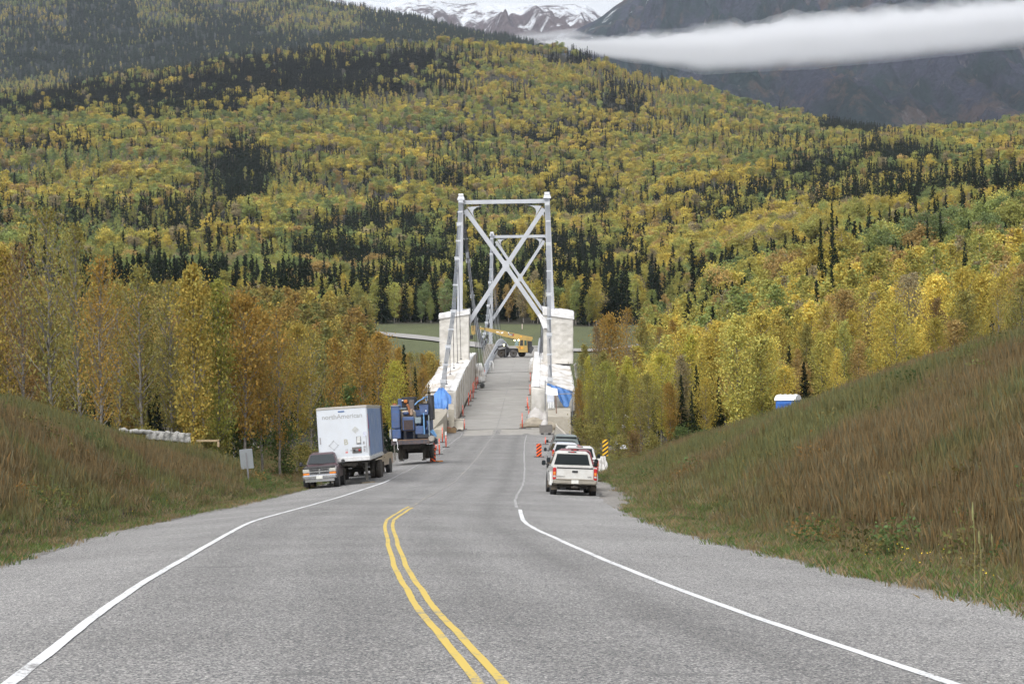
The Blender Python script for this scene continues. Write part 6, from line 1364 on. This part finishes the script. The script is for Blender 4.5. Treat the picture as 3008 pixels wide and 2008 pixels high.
r = empty('barrier_hoop', hit_road(1443.5, 1090), label='white hoop rail with red posts by the deck edge', cat='barrier'); m = MB(); m.tube([(-.22, 0, 0), (-.25, 0, 1.3), (-.1, 0, 1.6), (.15, 0, 1.6), (.3, 0, 1.3), (.28, 0, 0)], .08, 8); m.build('hoop', M('white_bucket', (.75, .75, .73), .5), r, True)
# right side of the bridge start: bags, crate on skids, barrier, pallet jack
Z8 = lambda x, y: (1520+x/4.61, 1000+y/4.61)
p = hit_road(*Z8(385, 1275)); r = empty('steel_crate', p, rz=R(-3), label='grey open crate on two skids full of white rubbish', cat='crate'); w_ = 172/4.61/F*p.y; h_ = 110/4.61/F*p.y; GC = M('crate_grey', (.15, .14, .13), .8, 0, .15, 3)
m = MB(); m.box((0, 0, .2+h_/2), (w_, .05, h_)); m.box((0, 1.1, .2+h_/2), (w_, .05, h_)); m.box((-w_/2+.026, .55, .2+h_/2), (.05, 1.04, h_)); m.box((w_/2-.026, .55, .2+h_/2), (.05, 1.04, h_)); m.box((0, .55, .24), (w_-.12, 1.02, .05)); m.build('box', GC, r)
m = MB(); m.box((-w_*.3, .5, .08), (.3, 1.1, .18)); m.box((w_*.28, .5, .08), (.3, 1.1, .18)); m.build('skid', BLK, r)
heap('rubbish_bag', Vector((p.x-.15, p.y+.5, p.z+.5)), 5, .5, .4, 1.15, BAGW, 'white bag rising out of the grey crate', 'bag', 21); heap('rubbish_bag', Vector((p.x+.5, p.y+.7, p.z+.5)), 5, .75, .4, .98, BAGC, 'brown striped canvas draped over the right of the grey crate', 'canvas', 22)
p = hit_road(*Z8(225, 1172)); heap('canvas_heap', p+Vector((-.0, .6, 0)), 5, 1.45, .8, 1.15, BAGC, 'big brown canvas bundle lying left of the grey crate', 'canvas', 23)
heap('canvas_heap', p+Vector((.25, 1.6, .1)), 5, 1.15, .8, 2.15, BAGW, 'pale grey cloth heap behind the brown canvas bundle', 'canvas', 24)
heap('canvas_heap', p+Vector((1.35, 1.2, .1)), 5, .5, .5, 1.75, BAGW, 'narrow white sack standing behind the grey crate', 'sack', 25)
m = MB(); m.rbox((0, 0, .22), (.8, .5, .45), .04); o = m.build('cardboard_box', M('cardboard', (.33, .24, .17), .8), None); o.location = p+Vector((-1.25, .9, 0)); tag(o, 'brown box left of the canvas bundle', 'box')
q = hit_road(*Z8(208, 1020)); r = empty('pallet_jack', q, label='pallet jack with yellow body and black tiller before the right tarp shelter', cat='pallet jack'); m = MB(); m.rbox((0, 0, .25), (.55, .5, .45), .08); m.build('body', M('jack_yellow', (.70, .45, .06), .5), r); m = MB(); m.cyl((.0, 0, .4), (0, -.1, 1.75), .05, n=8); m.tube([(-.28, -.1, 1.7), (-.3, -.1, 1.95), (.3, -.1, 1.95), (.28, -.1, 1.7)], .035, 6); m.build('tiller', BLK, r)
def long_barrier():
    a, b = at(1626, 1252, 243), at(1664, 1278, 196); mb = MB(); rr = []
    for k in range(13):
        t = k/12; D = 243*(1-t)+193*t; u = 1630*(1-t)+1672*t; x = (u-CX)*D/F-.12; z = float(surf(x, D)); pr = [(-.30, -.1), (-.30, .08), (-.18, .33), (-.09, 1.05), (.09, 1.05), (.18, .33), (.30, .08), (.30, -.1)]; rr.append([Vector((x+o_, D, z+zz)) for o_, zz in pr])
    mb.loft(rr); o = mb.build('concrete_barrier', MC['barrier_concrete'], None); tag(o, 'long concrete barrier running from the right anchor block towards the parked trucks', 'concrete barrier', 'concrete barriers by the bridge')
long_barrier()
# covered thing right of the white pickup
p = ground_hit(1770, 1393); s_ = p.y/F
o = sheet(lambda s, t: Vector(((-19+38*s+(1-t)*0)*s_*(1-.42*t**1.5)+(-2*s_), -.25*math.sin(math.pi*s)*(1-t*.4), t*54*s_)), 26, 18, .09, 33, lambda s, t: .07*math.sin(s*21)*(1-t*.6), .05).build('covered_sign', cloth_mat('white_cover', (.66, .65, .64), (.55, .53, .50), .03, 2), None, True); o.location = p; tag(o, 'white plastic cover draped over a folded sign beside the striped post', 'covered sign')
r = empty('sign_stand', p+Vector((.28, .1, 0)), label='small white triangular stand under the plastic cover at the striped post', cat='stand'); m = MB(); m.bar((-.02, 0, .55), (.22, 0, .02), .03, .05); m.bar((-.02, 0, .55), (-.15, 0, .02), .03, .05); m.bar((-.12, 0, .12), (.2, 0, .12), .03, .04); m.build('frame', M('white_bucket', (.75, .75, .73), .5), r)
# portable toilet
p = atp(1808, 935, 125); p.z = at(1504+(1808-1174.5)*K, 0, 1).z; p = at(1808*K-1, 905*K, 125); r = empty('portable_toilet', (p.x, 125, p.z-2.3), rz=R(-24), label='blue portable toilet with white roof standing beyond the brown hill', cat='toilet'); TB = M('toilet_blue', (.035, .15, .50), .5, 0, .06, 2)
m = MB(); m.rbox((0, 0, 1.0), (1.15, 1.15, 2.0), .06); b_ = m.build('cabin', TB, r); m = MB(); m.rbox((0, -.59, .98), (.8, .04, 1.75), .02); m.build('door', TB, r)
m = MB()
for k in range(4): m.box((0, -.618, 1.55+k*.09), (.62, .012, .035))
for k in range(4): m.box((.59, 0, 1.55+k*.09), (.012, .7, .035))
m.build('vent', M('toilet_dark_blue', (.02, .08, .3), .5), r)
m = MB(); rg = []
for k in range(9): a = math.pi*k/8; rg.append([Vector((x, -math.cos(a)*.62, 2.0+math.sin(a)*.30*(1+.12*(i % 2)))) for i, x in enumerate((-.62, -.45, -.3, -.15, 0, .15, .3, .45, .62))])
V = [q for g_ in rg for q in g_]; m.add(V+[Vector((q.x, q.y, 1.99)) for q in V], [(i*9+j, i*9+j+1, (i+1)*9+j+1, (i+1)*9+j) for i in range(8) for j in range(8)]+[(i*9, (i+1)*9, 81+(i+1)*9, 81+i*9) for i in range(8)]+[(i*9+8, (i+1)*9+8, 81+(i+1)*9+8, 81+i*9+8) for i in range(8)]); m.build('roof', M('toilet_white', (.75, .77, .80), .4), r)
# rocks
ROCK = M('rock_grey', (.27, .275, .29), .95, 0, .25, 2.5, ((.16, .15, .14), .5), .03, 6); ROCKW = M('rock_pale', (.42, .41, .39), .95, 0, .2, 3, None, .03, 6)
def rock(loc, s, seed, lab, grp, m_=ROCK, name='rock'):
    import bmesh
    b = bmesh.new(); bmesh.ops.create_icosphere(b, subdivisions=2, radius=1); R_ = random.Random(seed); ax = (R_.uniform(.8, 1.3), R_.uniform(.7, 1.1), R_.uniform(.55, .8)); off = [Vector((R_.gauss(0, 1), R_.gauss(0, 1), R_.gauss(0, 1))).normalized() for _ in range(7)]; lim = [R_.uniform(.62, .9) for _ in off]
    for v in b.verts:
        for n, l in zip(off, lim):
            d = v.co.dot(n)
            if d > l: v.co -= n*(d-l)
        v.co = Vector((v.co.x*ax[0], v.co.y*ax[1], v.co.z*ax[2]))*s
    me = bpy.data.meshes.new(name); b.to_mesh(me); b.free(); me.materials.append(m_); o = bpy.data.objects.new(name, me); link(o); o.location = loc; o.rotation_euler = (0, 0, R_.random()*6); return tag(o, lab, 'rock', grp)
R_ = random.Random(4)
for k in range(34):
    u = R_.uniform(1846, 1966); v = 1330+R_.uniform(-3, 24)*(1 if u < 1940 else .6)+(.0 if u > 1880 else 0); p = ground_hit(u, v, 90, 300); rock(p+Vector((0, 0, .12)), R_.uniform(.16, .42), k, 'grey boulder in the rock pile at the foot of the brown hill', 'boulders piled at the foot of the brown hill')
for k in range(20):
    t = k/19; u = 735+t*60+R_.uniform(-8, 8); v = 1302+t*42+R_.uniform(-3, 10); p = ground_hit(u, v, 90, 300); rock(p+Vector((0, 0, .05)), R_.uniform(.09, .24), 100+k, 'pale stone in the ridge of rubble behind the grey sign', 'stones in the rubble ridge behind the sign', ROCKW, 'stone')
p = ground_hit(663, 1300, 90, 300); rock(p+Vector((0, 0, .15)), .42, 201, 'single grey boulder at the forest edge on the left', None)
# long white wrapped roll lying on the left bank, timber beside it
a = [(352, 1254), (400, 1256), (430, 1258), (470, 1262), (510, 1264), (548, 1268)]; P_ = [ground_hit(u, v+10, 80, 300)+Vector((0, 0, .12)) for u, v in a]; mb = MB()
yy = np.mean([q.y for q in P_]); P_ = [at(u, v+11, 108+i*1.2) for i, (u, v) in enumerate(a)]; PP = []
for i in range(len(P_)-1):
    for k in range(4): PP.append(P_[i]*(1-k/4)+P_[i+1]*(k/4)+Vector((0, 0, .05*math.sin(i*3+k*2.1))))
mb.tube(PP, [.12+.02*math.sin(i*1.9) for i in range(len(PP))], 12); o = mb.build('wrapped_roll', cloth_mat('white_wrap', (.46, .45, .42), (.34, .33, .30), .08, 3), None, True); tag(o, 'long white wrapped roll lying on the left bank in front of the trees', 'wrapped roll')
o = sheet(bil(P_[2]+Vector((0, -.3, -.3)), P_[5]+Vector((.2, -.3, -.35)), P_[5]+Vector((.2, -.12, .12)), P_[2]+Vector((0, -.12, .1))), 30, 8, .10, 77, lambda s, t: .06*math.sin(s*40)).build('wrap_skirt', MC.get('x') or bpy.data.materials['white_wrap'], None, True); tag(o, 'crumpled pale plastic hanging below the white roll on the left bank', 'plastic sheet')
m = MB(); q = at(610, 1288, 113); m.box((0, 0, -.1), (1.2, .12, .10), ry=R(1)); m.box((.55, 0, -.28), (.10, .12, .3)); o = m.build('timber', M('yellow_timber', (.33, .25, .15), .8, 0, .1, 3), None); o.location = q; tag(o, 'yellowish sawn timber lying right of the white wrapped roll', 'timber')
# pale plastic litter and wraps under the trees on the right
for k, (u, v, D, w_, h_) in enumerate(((1838, 1222, 190, 14, 9), (1866, 1216, 190, 12, 9), (1830, 1252, 188, 16, 12), (1862, 1246, 188, 11, 8), (1810, 1296, 170, 11, 16), (1832, 1312, 165, 20, 13))):
    p = at(u, v, D); s_ = D/F
    heap('plastic_sheet', p-Vector((0, 0, h_*s_*.5)), 3, w_*s_*.55, .3, h_*s_, cloth_mat('litter', (.72, .73, .76), (.55, .55, .57), .05, 3) if 'litter' not in bpy.data.materials else bpy.data.materials['litter'], 'crumpled white plastic among the trees, %s' % ['upper left piece of the upper pair', 'upper right piece of the upper pair', 'left piece of the middle pair', 'right piece of the middle pair', 'tall piece left above the rock pile', 'lowest and widest piece by the rock pile'][k], 'plastic sheet', 40+k)
# reflector posts in the far clearing
for k, (u, v, D) in enumerate(((1534, 965, 620), (1412, 962, 610), (1632, 958, 630))):
    p = atp(u/K, v/K, D); m = MB(); m.box((0, 0, .6), (.25, .12, 1.5)); o = m.build('marker_post', M('post_pink', (.55, .45, .40), .7), None); o.location = (p.x, D, Hs(p.x, D)); tag(o, 'pale marker post in the far clearing, %s' % ['middle one', 'leftmost one', 'rightmost one'][k], 'post')
# yellow flowers and tall mullein stalks at the right verge
def weeds():
    R_ = np.random.default_rng(8); MUL = M('stalk_green', (.20, .20, .08), .9); YF = M('flower_yellow', (.75, .55, .02), .7)
    for k, (u, v, h) in enumerate(((2863, 1775, 1.35), (2880, 1765, .95), (2916, 1705, .8))):
        p = ground_hit(u, v, 14, 200); r = empty('mullein', p, label='tall dry stalk at the right verge, %s' % ['tallest one', 'thinner one just right of the tallest', 'short one farther up the slope'][k], cat='weed'); m = MB(); m.tube([(0, 0, 0), (.02, 0, h*.6), (0, 0, h)], [.006, .005, .006], 6); m.build('stem', MUL, r); m = MB(); m.tube([(0, 0, h*.82), (0, 0, h*.9), (0, 0, h)], [.010, .016, .007], 8); m.build('flower_head', MUL, r)
    V = []; 
    for (uc, vc, n, su, sv) in ((2600, 1650, 30, 60, 14), (2720, 1680, 26, 55, 20), (2900, 1740, 14, 60, 25), (430, 1490, 30, 60, 14), (300, 1530, 20, 90, 14), (130, 1590, 20, 80, 10)):
        for i in range(n):
            u, v = R_.normal(uc, su), R_.normal(vc, sv); p = ground_hit(u, min(v, 1960), 14, 200); V.append((p.x, p.y, p.z+R_.uniform(.2, .45)))
    V = np.array(V); d = V[:, 0]-cxr(V[:, 1]); V = V[np.abs(d) > HW+.4]
    q, f = quads(V, .028, flat=1, asp=1.0); tag(npmesh('yellow_flowers', q, f, YF), 'tiny yellow flowers sprinkled through the green verges', 'flowers', None, 'stuff')
weeds()
# ============================================================ FOG AND HAZE
def vol_mat(name, dens, col, an=.3):
    m = bpy.data.materials.new(name); m.use_nodes = True; t = m.node_tree; t.nodes.clear(); out = t.nodes.new('ShaderNodeOutputMaterial')
    v = t.nodes.new('ShaderNodeVolumePrincipled'); v.inputs['Density'].default_value = dens; v.inputs['Color'].default_value = (*col, 1); v.inputs['Anisotropy'].default_value = an
    t.links.new(v.outputs[0], out.inputs['Volume']); return m
def fog_bank(name, top, bot, D, depth, dens, seed, lab, amp=9):
    us = np.linspace(top[0][0], top[-1][0], 150); vt = np.interp(us, *zip(*top)); vb = np.interp(us, *zip(*bot)); n = 36; mb = MB(); rings = []
    for u, a, b in zip(us, vt, vb):
        e = min(1, (u-us[0])/60+.05)*min(1, (us[-1]-u)/60+.05); c = (a+b)/2; h = (b-a)/2; ring = []
        for k in range(n):
            th = 2*math.pi*k/n; t = math.sin(th); s = math.cos(th); wv = ((1-abs(t)**1.2)**2.1+.012)*(1 if s > 0 else -1)*(.75+.5*float(fbm(np.array([u/60.+5]), np.array([t*1.5+9.]), seed+3, 4)[0]))
            dd = depth*wv*e; w1 = (float(fbm(np.array([u/38.]), np.array([k*.35+seed]), seed, 5)[0])-.5)*2
            vv = c-h*t*e+w1*amp*abs(t)*(2.2 if t > 0 else .7); DD = D+dd
            ring.append(at(u*K, vv*K, DD))
        rings.append(ring)
    mb.loft(rings); o = mb.build(name, vol_mat(name, dens, (.985, .99, 1.0), .2), None); return tag(o, lab, 'fog', None, 'stuff')
fog_bank('fog_bank', [(1225,92),(1300,86),(1380,82),(1500,72),(1600,58),(1700,46),(1800,30),(1950,16),(2100,6),(2349,-14),(2900,-60)], [(1225,100),(1300,116),(1400,136),(1500,152),(1620,170),(1800,164),(2000,148),(2150,132),(2349,112),(2900,70)], 5100, 620, .0085, 3, 'long white fog bank lying across the dark mountain at the right')
fog_bank('fog_bank', [(1130,84),(1200,74),(1260,62),(1330,56),(1360,74)], [(1130,96),(1200,100),(1260,104),(1330,104),(1360,96)], 7000, 500, .0016, 5, 'thin wisp of mist below the snowy mountain', 6)
mb = MB(); x0, x1, y0, y1, z0, z1 = -9500, 9500, -300, 17500, -260, 2600
mb.box(((x0+x1)/2, (y0+y1)/2, (z0+z1)/2), (x1-x0, y1-y0, z1-z0)); tag(mb.build('haze', vol_mat('haze', .000029, (.76, .84, 1.0), .1), None), 'pale blue haze in the valley air', 'haze', None, 'stuff')
